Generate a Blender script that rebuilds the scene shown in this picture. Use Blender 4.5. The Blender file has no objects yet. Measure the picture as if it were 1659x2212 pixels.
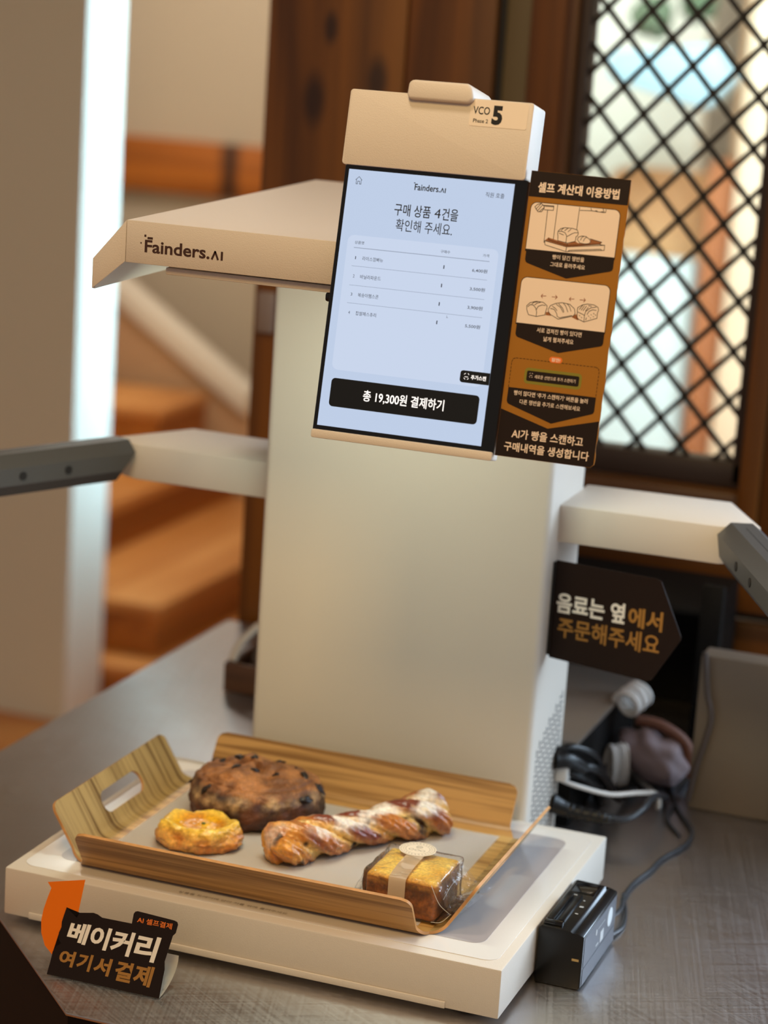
import bpy, bmesh, math, random
from mathutils import Vector, Matrix, noise

# ---------------------------------------------------------------- camera, light, exposure
SC = bpy.context.scene
COL = SC.collection
R = math.radians
CAM_POS = Vector((0.6680, -1.6415, 0.8081))
cam_d = bpy.data.cameras.new('camera')
cam_d.sensor_fit = 'HORIZONTAL'; cam_d.sensor_width = 36.0
cam_d.lens = 4913.65 / 1659 * 36.0
cam_d.clip_start = 0.05; cam_d.clip_end = 100
cam_d.dof.use_dof = True; cam_d.dof.focus_distance = 1.83; cam_d.dof.aperture_fstop = 5.8
cam = bpy.data.objects.new('camera', cam_d); COL.objects.link(cam)
yaw, pitch, roll = 0.3334, -0.2249, 0.0660
fw = Vector((-math.sin(yaw)*math.cos(pitch), math.cos(yaw)*math.cos(pitch), math.sin(pitch)))
rt = Vector((math.cos(yaw), math.sin(yaw), 0)); up = rt.cross(fw)
rt2 = rt*math.cos(roll)+up*math.sin(roll); up2 = -rt*math.sin(roll)+up*math.cos(roll)
M = Matrix((rt2, up2, -fw)).transposed().to_4x4(); M.translation = CAM_POS
cam.matrix_world = M
SC.camera = cam

w = bpy.data.worlds.new('world'); SC.world = w; w.use_nodes = True
bg = w.node_tree.nodes['Background']; bg.inputs[0].default_value = (1.0, 0.87, 0.77, 1); bg.inputs[1].default_value = 0.27

def area(name, loc, target, sx, sy, energy, color, spread=180):
    l = bpy.data.lights.new(name, 'AREA'); l.shape = 'RECTANGLE'; l.size = sx; l.size_y = sy
    l.energy = energy; l.color = color; l.spread = R(spread)
    o = bpy.data.objects.new(name, l); COL.objects.link(o); o.location = loc
    o.rotation_euler = (Vector(target)-Vector(loc)).to_track_quat('-Z', 'Y').to_euler()
    return o
area('ceiling_lamp_and_fill', (0.35, -1.45, 1.9), (0.05, 0.05, 0.25), 0.45, 0.45, 19, (1.0, 0.66, 0.25))
area('ceiling_lamp_and_fill', (-0.1, -0.55, 2.2), (-0.05, 0.1, 0.0), 0.3, 0.3, 12, (1.0, 0.80, 0.60))  # added overhead fill, brightens the tray and its paper
area('room_window_light', (1.9, 0.6, 0.9), (0.1, 0.2, 0.1), 1.2, 1.4, 24, (0.60, 0.81, 1.0))
area('counter_sheen_fill', (1.15, 1.65, 0.95), (0.3, 0.3, 0.0), 0.9, 1.0, 62, (0.62, 0.80, 1.0))  # added light without a window, puts a cool sheen on the steel
area('jamb_fill_light', (-1.235, 3.06, 0.3), (-1.6, 2.89, 0.25), 0.16, 2.4, 10, (0.58, 0.90, 1.0), 120)  # added hidden light, brightens only the end face of the left wall
area('stair_lamp_light', (-1.75, 3.4, 1.8), (-1.8, 3.6, -0.5), 0.6, 0.6, 24, (1.0, 0.88, 0.76))
area('outdoor_daylight', (0.2, 2.4, 2.0), (-0.7, 4.8, 0.2), 1.6, 1.0, 158, (0.88, 0.97, 1.0))
SC.view_settings.view_transform = 'Standard'; SC.view_settings.look = 'None'
SC.view_settings.gamma = 1.0; SC.view_settings.use_curve_mapping = False
SC.view_settings.exposure = 0.0

# ---------------------------------------------------------------- materials
def lin(c):
    f = lambda v: v/12.92 if v <= 0.04045 else ((v+0.055)/1.055)**2.4
    return tuple(f(x/255) for x in c)+(1,)
def mat(name, rgb, rough=0.5, metal=0.0, bump=0.0, bscale=200, var=0.0, vscale=6, emit=None, estr=1.0, coat=0.0, alpha=None, spec=None, trans=0.0, stretch=(1, 1, 1)):
    m = bpy.data.materials.new(name); m.use_nodes = True; nt = m.node_tree; N = nt.nodes; L = nt.links
    b = N['Principled BSDF']; c = lin(rgb)
    b.inputs['Base Color'].default_value = c; b.inputs['Roughness'].default_value = rough; b.inputs['Metallic'].default_value = metal
    if coat: b.inputs['Coat Weight'].default_value = coat; b.inputs['Coat Roughness'].default_value = 0.12
    if spec is not None: b.inputs['Specular IOR Level'].default_value = spec
    if trans: b.inputs['Transmission Weight'].default_value = trans
    if emit: b.inputs['Emission Color'].default_value = lin(emit); b.inputs['Emission Strength'].default_value = estr
    tc = N.new('ShaderNodeTexCoord'); mp = N.new('ShaderNodeMapping'); mp.inputs['Scale'].default_value = stretch
    L.new(tc.outputs['Object'], mp.inputs['Vector'])
    if var:
        n = N.new('ShaderNodeTexNoise'); n.inputs['Scale'].default_value = vscale; n.inputs['Detail'].default_value = 5
        L.new(mp.outputs[0], n.inputs['Vector'])
        r = N.new('ShaderNodeValToRGB'); r.color_ramp.elements[0].position = 0.3; r.color_ramp.elements[1].position = 0.7
        r.color_ramp.elements[0].color = tuple(x*(1-var) for x in c[:3])+(1,); r.color_ramp.elements[1].color = tuple(min(1, x*(1+var)) for x in c[:3])+(1,)
        L.new(n.outputs['Fac'], r.inputs['Fac']); L.new(r.outputs['Color'], b.inputs['Base Color'])
    if bump:
        n = N.new('ShaderNodeTexNoise'); n.inputs['Scale'].default_value = bscale; n.inputs['Detail'].default_value = 4
        L.new(mp.outputs[0], n.inputs['Vector'])
        bp = N.new('ShaderNodeBump'); bp.inputs['Strength'].default_value = bump; bp.inputs['Distance'].default_value = 0.001
        L.new(n.outputs['Fac'], bp.inputs['Height']); L.new(bp.outputs[0], b.inputs['Normal'])
    return m
def wood(name, dark, light, axis='Z', scale=26, rough=0.4, knots=(), fine=0.5, wave=False, stretch=0.05, bump=0.15):
    m = bpy.data.materials.new(name); m.use_nodes = True; nt = m.node_tree; N = nt.nodes; L = nt.links
    b = N['Principled BSDF']; b.inputs['Roughness'].default_value = rough
    tc = N.new('ShaderNodeTexCoord'); mp = N.new('ShaderNodeMapping'); s = [1, 1, 1]; s['XYZ'.index(axis)] = stretch
    mp.inputs['Scale'].default_value = s; L.new(tc.outputs['Object'], mp.inputs['Vector'])
    n = N.new('ShaderNodeTexNoise'); n.inputs['Scale'].default_value = scale; n.inputs['Detail'].default_value = 6; n.inputs['Distortion'].default_value = 0.6
    L.new(mp.outputs[0], n.inputs['Vector'])
    r = N.new('ShaderNodeValToRGB'); e = r.color_ramp.elements
    e[0].position = 0.36; e[0].color = lin(dark); e[1].position = 0.6; e[1].color = lin(light)
    if wave:
        wv = N.new('ShaderNodeTexNoise'); wv.inputs['Scale'].default_value = 190; wv.inputs['Detail'].default_value = 2; wv.inputs['Distortion'].default_value = 0.3
        L.new(mp.outputs[0], wv.inputs['Vector'])
        mx = N.new('ShaderNodeMix'); mx.inputs[0].default_value = 0.5
        L.new(n.outputs['Fac'], mx.inputs[2]); L.new(wv.outputs['Fac'], mx.inputs[3]); src = mx.outputs[0]
    else: src = n.outputs['Fac']
    L.new(src, r.inputs['Fac']); out = r.outputs['Color']
    for (kx, ky, kz, rad) in knots:
        vm = N.new('ShaderNodeVectorMath'); vm.operation = 'SUBTRACT'; vm.inputs[1].default_value = (kx, ky, kz); L.new(tc.outputs['Object'], vm.inputs[0])
        vs = N.new('ShaderNodeVectorMath'); vs.operation = 'MULTIPLY'; vs.inputs[1].default_value = (1/rad, 1/(rad*6), 0.45/rad); L.new(vm.outputs[0], vs.inputs[0])
        ln = N.new('ShaderNodeVectorMath'); ln.operation = 'LENGTH'; L.new(vs.outputs[0], ln.inputs[0])
        mr = N.new('ShaderNodeMapRange'); mr.inputs['From Min'].default_value = 0.6; mr.inputs['From Max'].default_value = 1.5
        mr.inputs['To Min'].default_value = 0.88; mr.inputs['To Max'].default_value = 0.0; L.new(ln.outputs['Value'], mr.inputs['Value'])
        mx = N.new('ShaderNodeMix'); mx.data_type = 'RGBA'; L.new(mr.outputs[0], mx.inputs[0]); L.new(out, mx.inputs[6]); mx.inputs[7].default_value = lin((34, 12, 2)); out = mx.outputs[2]
    L.new(out, b.inputs['Base Color'])
    bp = N.new('ShaderNodeBump'); bp.inputs['Strength'].default_value = bump; bp.inputs['Distance'].default_value = 0.001
    L.new(src, bp.inputs['Height']); L.new(bp.outputs[0], b.inputs['Normal'])
    return m
def vcol_mat(name, rough=0.55, bump=0.6, bscale=260, coat=0.0):
    m = bpy.data.materials.new(name); m.use_nodes = True; nt = m.node_tree; N = nt.nodes; L = nt.links; b = N['Principled BSDF']
    a = N.new('ShaderNodeAttribute'); a.attribute_name = 'crust'
    tc = N.new('ShaderNodeTexCoord'); n = N.new('ShaderNodeTexNoise'); n.inputs['Scale'].default_value = bscale; n.inputs['Detail'].default_value = 6; L.new(tc.outputs['Object'], n.inputs['Vector'])
    mr = N.new('ShaderNodeMapRange'); mr.inputs['From Min'].default_value = 0.3; mr.inputs['From Max'].default_value = 0.7; mr.inputs['To Min'].default_value = 0.72; mr.inputs['To Max'].default_value = 1.22
    L.new(n.outputs['Fac'], mr.inputs['Value'])
    vm = N.new('ShaderNodeVectorMath'); vm.operation = 'MULTIPLY'; L.new(a.outputs['Color'], vm.inputs[0]); L.new(mr.outputs[0], vm.inputs[1]); L.new(vm.outputs[0], b.inputs['Base Color'])
    b.inputs['Roughness'].default_value = rough; b.inputs['Coat Weight'].default_value = coat; b.inputs['Coat Roughness'].default_value = 0.2
    b.inputs['Subsurface Weight'].default_value = 0.05; b.inputs['Subsurface Scale'].default_value = 0.004
    bp = N.new('ShaderNodeBump'); bp.inputs['Strength'].default_value = bump; bp.inputs['Distance'].default_value = 0.0012
    L.new(n.outputs['Fac'], bp.inputs['Height']); L.new(bp.outputs[0], b.inputs['Normal'])
    return m

def steel_mat():
    m = bpy.data.materials.new('brushed_steel'); m.use_nodes = True; nt = m.node_tree; N = nt.nodes; L = nt.links; b = N['Principled BSDF']
    b.inputs['Metallic'].default_value = 1.0
    tc = N.new('ShaderNodeTexCoord')
    n = N.new('ShaderNodeTexNoise'); n.inputs['Scale'].default_value = 4; n.inputs['Detail'].default_value = 4; L.new(tc.outputs['Object'], n.inputs['Vector'])
    r = N.new('ShaderNodeValToRGB'); r.color_ramp.elements[0].position = 0.3; r.color_ramp.elements[0].color = (0.47, 0.45, 0.44, 1)
    r.color_ramp.elements[1].position = 0.72; r.color_ramp.elements[1].color = (0.57, 0.55, 0.56, 1); L.new(n.outputs['Fac'], r.inputs['Fac']); L.new(r.outputs['Color'], b.inputs['Base Color'])
    src = None
    for ang, st in ((35, 0.014), (-28, 0.02), (75, 0.012)):          # fine scratches in three directions
        mp0 = N.new('ShaderNodeMapping'); mp0.inputs['Rotation'].default_value = (0, 0, R(ang)); L.new(tc.outputs['Object'], mp0.inputs['Vector'])
        mp = N.new('ShaderNodeMapping'); mp.inputs['Scale'].default_value = (st, 1, 1); L.new(mp0.outputs[0], mp.inputs['Vector'])
        s = N.new('ShaderNodeTexNoise'); s.inputs['Scale'].default_value = 420; s.inputs['Detail'].default_value = 3; L.new(mp.outputs[0], s.inputs['Vector'])
        if src is None: src = s.outputs['Fac']
        else:
            a = N.new('ShaderNodeMath'); a.operation = 'ADD'; L.new(src, a.inputs[0]); L.new(s.outputs['Fac'], a.inputs[1]); src = a.outputs[0]
    mr = N.new('ShaderNodeMapRange'); mr.inputs['From Min'].default_value = 1.1; mr.inputs['From Max'].default_value = 1.9; mr.inputs['To Min'].default_value = 0.29; mr.inputs['To Max'].default_value = 0.47
    L.new(src, mr.inputs['Value']); L.new(mr.outputs[0], b.inputs['Roughness'])
    return m
def film_mat():
    m = bpy.data.materials.new('clear_film'); m.use_nodes = True; nt = m.node_tree; N = nt.nodes; L = nt.links
    N.remove(N['Principled BSDF']); out = N['Material Output']
    t = N.new('ShaderNodeBsdfTransparent'); t.inputs[0].default_value = (0.99, 0.99, 0.99, 1)
    g = N.new('ShaderNodeBsdfGlossy'); g.inputs['Roughness'].default_value = 0.1
    fr = N.new('ShaderNodeFresnel'); fr.inputs['IOR'].default_value = 1.33
    tc = N.new('ShaderNodeTexCoord'); n = N.new('ShaderNodeTexNoise'); n.inputs['Scale'].default_value = 55; n.inputs['Detail'].default_value = 3; n.inputs['Distortion'].default_value = 1.2; L.new(tc.outputs['Object'], n.inputs['Vector'])
    bp = N.new('ShaderNodeBump'); bp.inputs['Strength'].default_value = 0.8; bp.inputs['Distance'].default_value = 0.004; L.new(n.outputs['Fac'], bp.inputs['Height'])
    L.new(bp.outputs[0], g.inputs['Normal']); L.new(bp.outputs[0], fr.inputs['Normal'])
    mx = N.new('ShaderNodeMixShader'); L.new(fr.outputs[0], mx.inputs[0]); L.new(t.outputs[0], mx.inputs[1]); L.new(g.outputs[0], mx.inputs[2]); df = N.new('ShaderNodeBsdfDiffuse'); df.inputs[0].default_value = (0.9, 0.88, 0.85, 1); m2 = N.new('ShaderNodeMixShader'); m2.inputs[0].default_value = 0.035
    L.new(mx.outputs[0], m2.inputs[1]); L.new(df.outputs[0], m2.inputs[2]); L.new(m2.outputs[0], out.inputs['Surface'])
    return m
def glass_mat():
    m = bpy.data.materials.new('window_glass'); m.use_nodes = True; nt = m.node_tree; N = nt.nodes; L = nt.links
    N.remove(N['Principled BSDF']); out = N['Material Output']
    t = N.new('ShaderNodeBsdfTransparent'); t.inputs[0].default_value = (0.97, 0.985, 0.98, 1)
    g = N.new('ShaderNodeBsdfGlossy'); g.inputs['Roughness'].default_value = 0.03
    fr = N.new('ShaderNodeFresnel'); fr.inputs['IOR'].default_value = 1.5
    mx = N.new('ShaderNodeMixShader'); L.new(fr.outputs[0], mx.inputs[0]); L.new(t.outputs[0], mx.inputs[1]); L.new(g.outputs[0], mx.inputs[2]); L.new(mx.outputs[0], out.inputs['Surface'])
    return m

PAINT = mat('kiosk_white_paint', (216, 207, 195), 0.5, bump=0.25, bscale=1400)
PAINT_TOP = mat('scale_rim_paint', (222, 214, 202), 0.42)
RING = mat('scale_panel_ring', (226, 222, 218), 0.22, coat=0.3)
PANEL = mat('scale_panel_grey', (172, 166, 168), 0.28, coat=0.3)
DARK = mat('dark_gap', (18, 15, 12), 0.6)
BLACKG = mat('black_glass', (8, 7, 7), 0.12)
BLACKP = mat('black_plastic', (7, 7, 7), 0.3)
GREYP = mat('scanner_grey', (74, 74, 74), 0.42, bump=0.1, bscale=900)
SCREEN = mat('lit_screen', (10, 12, 16), 0.3, emit=(196, 212, 238), estr=0.92)
SCREEN_CARD = mat('lit_screen_card', (10, 12, 16), 0.3, emit=(204, 217, 240), estr=0.95)
INK = mat('screen_ink', (12, 14, 18), 0.4)
INKG = mat('screen_grey_ink', (20, 22, 26), 0.4, emit=(84, 92, 108), estr=0.6)
LINE = mat('screen_rule', (20, 22, 26), 0.4, emit=(160, 172, 195), estr=0.75)
SWHITE = mat('screen_white_text', (200, 200, 200), 0.4, emit=(245, 246, 250), estr=0.95)
LOGO = mat('logo_brown', (62, 36, 26), 0.5)
STICK = mat('sticker_paper', (236, 224, 208), 0.5)
PBROWN = mat('print_dark_brown', (27, 13, 7), 0.5, spec=0.25)
POCHRE = mat('print_ochre', (158, 106, 30), 0.5, spec=0.25)
PCREAM = mat('print_cream', (240, 222, 204), 0.5)
PORANGE = mat('print_orange', (232, 118, 34), 0.5)
PRUST = mat('print_rust', (150, 82, 48), 0.5)
PTRAY = mat('print_tray_brown', (150, 92, 46), 0.5)
PGREEN = mat('print_green', (128, 122, 24), 0.5)
CARDWHITE = mat('card_white', (225, 222, 216), 0.6)
ORANGE = mat('orange_card', (228, 112, 6), 0.5, spec=0.2)
GOLD = mat('gold_print', (160, 112, 46), 0.5)
SWHITEP = mat('white_print', (238, 232, 222), 0.5)
PAPER = mat('tray_paper', (240, 235, 230), 0.7, bump=0.1, bscale=300)
STEEL = steel_mat()
FILM = film_mat()
GLASS = glass_mat()
TRAYW = wood('tray_ash_veneer', (128, 88, 42), (200, 158, 92), 'X', 60, 0.36, wave='Y', stretch=0.07)
TRAYS = wood('tray_ash_veneer_sides', (134, 108, 54), (184, 158, 96), 'Z', 55, 0.36, wave='Y', stretch=0.1)
TRAYE = mat('tray_plywood_edge', (196, 142, 84), 0.5, var=0.2, vscale=60)
WALLP = mat('beige_wall_paint', (196, 182, 160), 0.85, bump=0.05, bscale=60)
WALLL = mat('left_wall_paint', (226, 226, 214), 0.85)
JAMB = mat('white_jamb_paint', (236, 238, 236), 0.7)
WOODD = wood('dark_stained_wood', (60, 32, 3), (108, 62, 11), 'Z', 14, 0.42, knots=())
WOODK = wood('dark_stained_wood_knots', (68, 36, 3), (118, 70, 14), 'Z', 14, 0.42, knots=((-0.025, 0, 0.672, 0.013), (0.056, 0, 0.70, 0.012), (-0.008, 0, 0.76, 0.008)))
WOODH = wood('dark_stained_wood_rails', (60, 32, 3), (108, 62, 11), 'X', 14, 0.42)
WOODB = wood('beam_wood', (134, 70, 12), (184, 106, 30), 'X', 10, 0.45, knots=((0.47, 0, 0.045, 0.028), (0.47, 0, -0.055, 0.028)))
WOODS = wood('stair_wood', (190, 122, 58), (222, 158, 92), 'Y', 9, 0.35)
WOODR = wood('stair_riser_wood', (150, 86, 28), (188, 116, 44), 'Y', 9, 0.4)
FLOORW = wood('floor_wood', (176, 100, 40), (214, 138, 66), 'X', 8, 0.35)
LATT = mat('lattice_black_metal', (22, 18, 15), 0.45, metal=0.3)
OLIVE = mat('olive_metal_strip', (92, 78, 50), 0.5)
GREYPANEL = mat('grey_panel_laminate', (112, 102, 90), 0.6)
GREYCARPET = mat('black_cabinet', (8, 7, 6), 0.6, spec=0.2)

# ---------------------------------------------------------------- mesh helpers
WORLD = {}
def link(o, parent=None):
    COL.objects.link(o)
    if parent is not None: o.parent = parent
def obj(name, bm, m, parent=None, smooth=35, at=None, extra=None):
    me = bpy.data.meshes.new(name)
    bmesh.ops.recalc_face_normals(bm, faces=bm.faces) if not bm.faces.layers.int.get('keep') else None
    bm.to_mesh(me); bm.free()
    ms = m if isinstance(m, (list, tuple)) else [m]
    for x in ms: me.materials.append(x)
    o = bpy.data.objects.new(name, me)
    vs = [v.co for v in me.vertices]
    mn = Vector([min(v[i] for v in vs) for i in range(3)]); mx = Vector([max(v[i] for v in vs) for i in range(3)])
    org = Vector(at) if at is not None else Vector(((mn.x+mx.x)/2, (mn.y+mx.y)/2, mn.z))
    me.transform(Matrix.Translation(-org))
    po = WORLD.get(parent, Vector()) if parent else Vector()
    o.location = org-po; WORLD[o] = org
    link(o, parent)
    if smooth:
        me.shade_smooth(); me.set_sharp_from_angle(angle=R(smooth))
    return o
def tag(o, label, cat=None, group=None, kind=None):
    if label: o['label'] = label
    if cat: o['category'] = cat
    if group: o['group'] = group
    if kind: o['kind'] = kind
    return o
def empty(name, loc, label=None, cat=None, group=None, kind=None):
    o = bpy.data.objects.new(name, None); o.location = loc; o.empty_display_size = 0.02
    WORLD[o] = Vector(loc); COL.objects.link(o); return tag(o, label, cat, group, kind)
def box(bm, x0, x1, y0, y1, z0, z1, bev=0.0, seg=2, mi=0):
    vs = [bm.verts.new((x, y, z)) for z in (z0, z1) for y in (y0, y1) for x in (x0, x1)]
    F = [(0, 2, 3, 1), (4, 5, 7, 6), (0, 1, 5, 4), (2, 6, 7, 3), (0, 4, 6, 2), (1, 3, 7, 5)]
    fs = [bm.faces.new([vs[i] for i in f]) for f in F]
    for f in fs: f.material_index = mi
    if bev:
        es = list({e for f in fs for e in f.edges})
        bmesh.ops.bevel(bm, geom=es, offset=bev, segments=seg, affect='EDGES', profile=0.5)
    return bm
def B(*a, **k): return box(bmesh.new(), *a, **k)
class Frame:
    def __init__(s, O, U, V): s.O = Vector(O); s.U = Vector(U).normalized(); s.V = Vector(V).normalized(); s.N = s.U.cross(s.V).normalized()
    def p(s, u, v, n=0): return s.O+s.U*(u/1000)+s.V*(v/1000)+s.N*(n/1000)
def prism(bm, fr, pts, n0, n1, mi=0):
    """flat shape given in mm on a frame, with real thickness from n0 to n1 (mm)"""
    a = [bm.verts.new(fr.p(u, v, n0)) for u, v in pts]; b = [bm.verts.new(fr.p(u, v, n1)) for u, v in pts]
    fs = [bm.faces.new(a[::-1]), bm.faces.new(b)]
    k = len(pts)
    for i in range(k): fs.append(bm.faces.new((a[i], a[(i+1) % k], b[(i+1) % k], b[i])))
    for f in fs: f.material_index = mi
    bmesh.ops.triangulate(bm, faces=[fs[0], fs[1]])
    return bm
def rrect(u0, v0, u1, v1, r, k=5, corners=(1, 1, 1, 1)):
    pts = []
    for ci, (cx, cy, a0) in enumerate(((u1-r, v0+r, -90), (u1-r, v1-r, 0), (u0+r, v1-r, 90), (u0+r, v0+r, 180))):
        if not corners[ci]:
            pts.append(((u1, u1, u0, u0)[ci], (v0, v1, v1, v0)[ci])); continue
        for i in range(k+1):
            a = R(a0+90*i/k); pts.append((cx+r*math.cos(a), cy+r*math.sin(a)))
    return pts
def stroke(bm, fr, pts, wd, n, closed=False):
    """thin printed line"""
    P = [Vector(p) for p in pts]
    for i in range(len(P)-1 if not closed else len(P)):
        a, b = P[i], P[(i+1) % len(P)]; d = b-a
        if d.length < 1e-6: continue
        d.normalize(); q = Vector((-d.y, d.x))*wd/2; a2 = a-d*wd*0.3; b2 = b+d*wd*0.3
        bm.faces.new([bm.verts.new(fr.p(v.x, v.y, n)) for v in (a2+q, a2-q, b2-q, b2+q)])
    return bm
def text(bm, fr, s, u0, u1, v0, v1, n, bold=0.0, shear=0.0, skew=0.0):
    """lettering as flat glyph geometry filling the box u0..u1 x v0..v1 (mm)"""
    c = bpy.data.curves.new('t', 'FONT'); c.body = s; c.offset = bold; c.resolution_u = 3; c.shear = shear
    o = bpy.data.objects.new('t', c); COL.objects.link(o); bpy.context.view_layer.update()
    me = bpy.data.meshes.new_from_object(o.evaluated_get(bpy.context.evaluated_depsgraph_get()))
    bpy.data.objects.remove(o); bpy.data.curves.remove(c)
    xs = [v.co.x for v in me.vertices]; ys = [v.co.y for v in me.vertices]
    x0, x1, y0, y1 = min(xs), max(xs), min(ys), max(ys)
    vs = []
    for v in me.vertices:
        u = u0+(v.co.x-x0)/(x1-x0)*(u1-u0); t = v0+(v.co.y-y0)/(y1-y0)*(v1-v0)
        vs.append(bm.verts.new(fr.p(u, t+skew*(u-u0), n)))
    for p in me.polygons:
        try: bm.faces.new([vs[i] for i in p.vertices])
        except ValueError: pass
    bpy.data.meshes.remove(me)
    return bm
def catmull(P, k=8):
    P = [Vector(p) for p in P]; Q = [P[0]*2-P[1]]+P+[P[-1]*2-P[-2]]; out = []
    for i in range(1, len(Q)-2):
        for j in range(k):
            t = j/k; a, b, c, d = Q[i-1], Q[i], Q[i+1], Q[i+2]
            out.append(0.5*((2*b)+(-a+c)*t+(2*a-5*b+4*c-d)*t*t+(-a+3*b-3*c+d)*t**3))
    out.append(P[-1]); return out
def tube(bm, P, r, seg=8, rf=None, smooth=8, close=False):
    Q = catmull(P, smooth) if smooth else [Vector(p) for p in P]
    rings = []; prev = None
    for i, q in enumerate(Q):
        d = (Q[min(i+1, len(Q)-1)]-Q[max(i-1, 0)]).normalized()
        if prev is None: a = d.orthogonal().normalized()
        else: a = (prev-d*prev.dot(d)).normalized()
        prev = a; b = d.cross(a); rr = r*(rf(i/(len(Q)-1)) if rf else 1)
        rings.append([bm.verts.new(q+(a*math.cos(t)+b*math.sin(t))*rr) for t in [2*math.pi*j/seg for j in range(seg)]])
    for i in range(len(rings)-1):
        for j in range(seg): bm.faces.new((rings[i][j], rings[i][(j+1) % seg], rings[i+1][(j+1) % seg], rings[i+1][j]))
    bm.faces.new(rings[0][::-1]); bm.faces.new(rings[-1]); return bm
def fold(P, d):
    """extrude a closed profile list of 3D points by vector d"""
    bm = bmesh.new(); a = [bm.verts.new(p) for p in P]; b = [bm.verts.new(Vector(p)+Vector(d)) for p in P]
    bm.faces.new(a[::-1]); bm.faces.new(b)
    for i in range(len(P)): bm.faces.new((a[i], a[(i+1) % len(P)], b[(i+1) % len(P)], b[i]))
    return bm
def bevel_all(bm, off, seg=2, ang=30):
    es = [e for e in bm.edges if len(e.link_faces) == 2 and e.calc_face_angle(0) > R(ang)]
    bmesh.ops.bevel(bm, geom=es, offset=off, segments=seg, affect='EDGES', profile=0.5); return bm
XF = lambda y: Frame((0, y, 0), (1, 0, 0), (0, 0, 1))      # a frame facing the customer (-Y)

def letters(name, m, parent, fr, rows):
    """each line of lettering is a part of its own"""
    for r in rows: obj(name, text(bmesh.new(), fr, *r), m, parent, smooth=0)

# ================================================================ SETTING
ZF = -0.85
def struct(o): o['kind'] = 'structure'; return o
struct(obj('floor', B(-5, 4, -4, 6, ZF-0.05, ZF), FLOORW, at=(0, 0, ZF)))
struct(obj('ceiling', B(-5, 4, -1.0, 6, 2.3, 2.35), WALLP))
struct(obj('wall_left', B(-4.5, -1.595, 2.77, 2.94, ZF, 2.3), WALLL))
struct(obj('trim_1', B(-1.5951, -1.590, 2.768, 2.942, ZF, 2.3), JAMB))
struct(obj('wall_back', B(-4.5, 3.5, 5.6, 5.7, ZF, 2.3), WALLP))
bm = bmesh.new(); prism(bm, Frame((0, 0, ZF), (1, 0, 0), (0, 1, 0)), [(-450, 1060), (-400, 1060), (-1650, 4600), (-1705, 4600)], 0, 3150)
struct(obj('wall_stairwell', bm, WALLP))
struct(obj('wall_landing', B(-3.2, -1.68, 4.6, 4.7, ZF, 2.3), WALLP))
struct(obj('wall_right', B(3.5, 3.6, -1.0, 1.1, ZF, 2.3), WALLP))
# half wall under the stair rail, with its sloping white coping
bm = bmesh.new(); prism(bm, XF(4.3), [(-2600, -850), (-1600, -850), (-1600, -520), (-2600, 140)], -60, 0)
struct(obj('wall_stair_side', bm, mat('stair_side_warm_tint', (198, 160, 122), 0.85)))  # beige wall with its warm lighting mixed into the colour
cp = bmesh.new(); prism(cp, XF(4.3), [(-2600, 106), (-1819, -410), (-1819, -338), (-2600, 178)], -75, 18); bevel_all(cp, 0.006)
struct(obj('trim_2', cp, mat('coping_paint', (232, 224, 208), 0.7)))
struct(obj('trim_3', B(-3.2, -1.9, 4.56, 4.6, 0.18, 0.338, 0.004), WOODB, at=(-2.5, 4.58, 0.26)))

# dark stained plank wall behind the counter, holding the lattice window
wr = empty('wall_plank', (0, 1.0, ZF), kind='structure')
def plank(x0, x1, z0, z1, m=WOODD, y0=1.0, y1=1.03, bev=0.0025, name='plank', at=None):
    return obj(name, B(x0, x1, y0, y1, z0, z1, bev), m, wr, at=at or ((x0+x1)/2, y0, z0))
plank(-0.439, -0.2585, ZF, 2.2, WOODK, at=(-0.348, 1.0, 0.0))
plank(-0.2565, -0.147, ZF, 2.2)
plank(-0.145, -0.139, ZF, 2.2, DARK, 1.012, 1.03, 0, 'groove')
plank(-0.139, -0.106, ZF, 2.2, OLIVE, 1.016, 1.03, 0.001, 'metal_strip')
plank(-0.105, -0.060, 0.2, 2.2)
plank(-0.105, 0.70, 0.108, 0.198, WOODH)
plank(-0.105, 0.70, 0.098, 0.106, DARK, 1.014, 1.03, 0, 'groove')
plank(-0.105, 0.70, -0.02, 0.096, WOODH, bev=0.004)
plank(-0.105, 0.70, ZF, -0.03, WOODH)
plank(0.224, 0.290, 0.2, 2.2); plank(0.292, 0.50, 0.2, 2.2); plank(0.502, 0.70, 0.2, 2.2)
plank(-0.058, 0.222, 1.25, 2.2, WOODD)
plank(-0.445, 0.7, ZF, 2.2, DARK, 1.03, 1.05, 0, 'backing') if False else None
plank(-0.439, -0.105, ZF, 2.2, DARK, 1.031, 1.05, 0, 'backing')
sw = tag(obj('wall_switch', B(-0.432, -0.408, 0.992, 1.0, 0.378, 0.43, 0.003), mat('switch_plastic', (128, 112, 104), 0.4)), 'small grey wall plate on the dark wood wall left of the white column', 'wall plate')

win = empty('window_1', (0.08, 1.0, 0.2), kind='structure')
FRM = mat('window_frame_dark', (40, 24, 14), 0.5)
def fr(name, x0, x1, y0, y1, z0, z1, m=FRM, b=0.002): return obj(name, B(x0, x1, y0, y1, z0, z1, b), m, win)
fr('window_stile', -0.058, -0.045, 0.99, 1.04, 0.20, 1.25, WOODD); fr('window_stile', -0.0445, -0.032, 1.0, 1.04, 0.262, 1.25)
fr('window_stile', 0.198, 0.222, 0.99, 1.04, 0.20, 1.25, WOODD); fr('window_stile', 0.186, 0.1975, 1.0, 1.04, 0.262, 1.25)
fr('window_sill', -0.045, 0.198, 0.975, 1.04, 0.20, 0.256, WOODH, 0.004); fr('window_rail', -0.045, 0.198, 1.0, 1.04, 0.258, 0.288)
fr('window_rail', -0.045, 0.198, 1.0, 1.04, 1.22, 1.25)
fr('window_pane', -0.033, 0.187, 1.032, 1.035, 0.287, 1.221, GLASS, 0)
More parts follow.
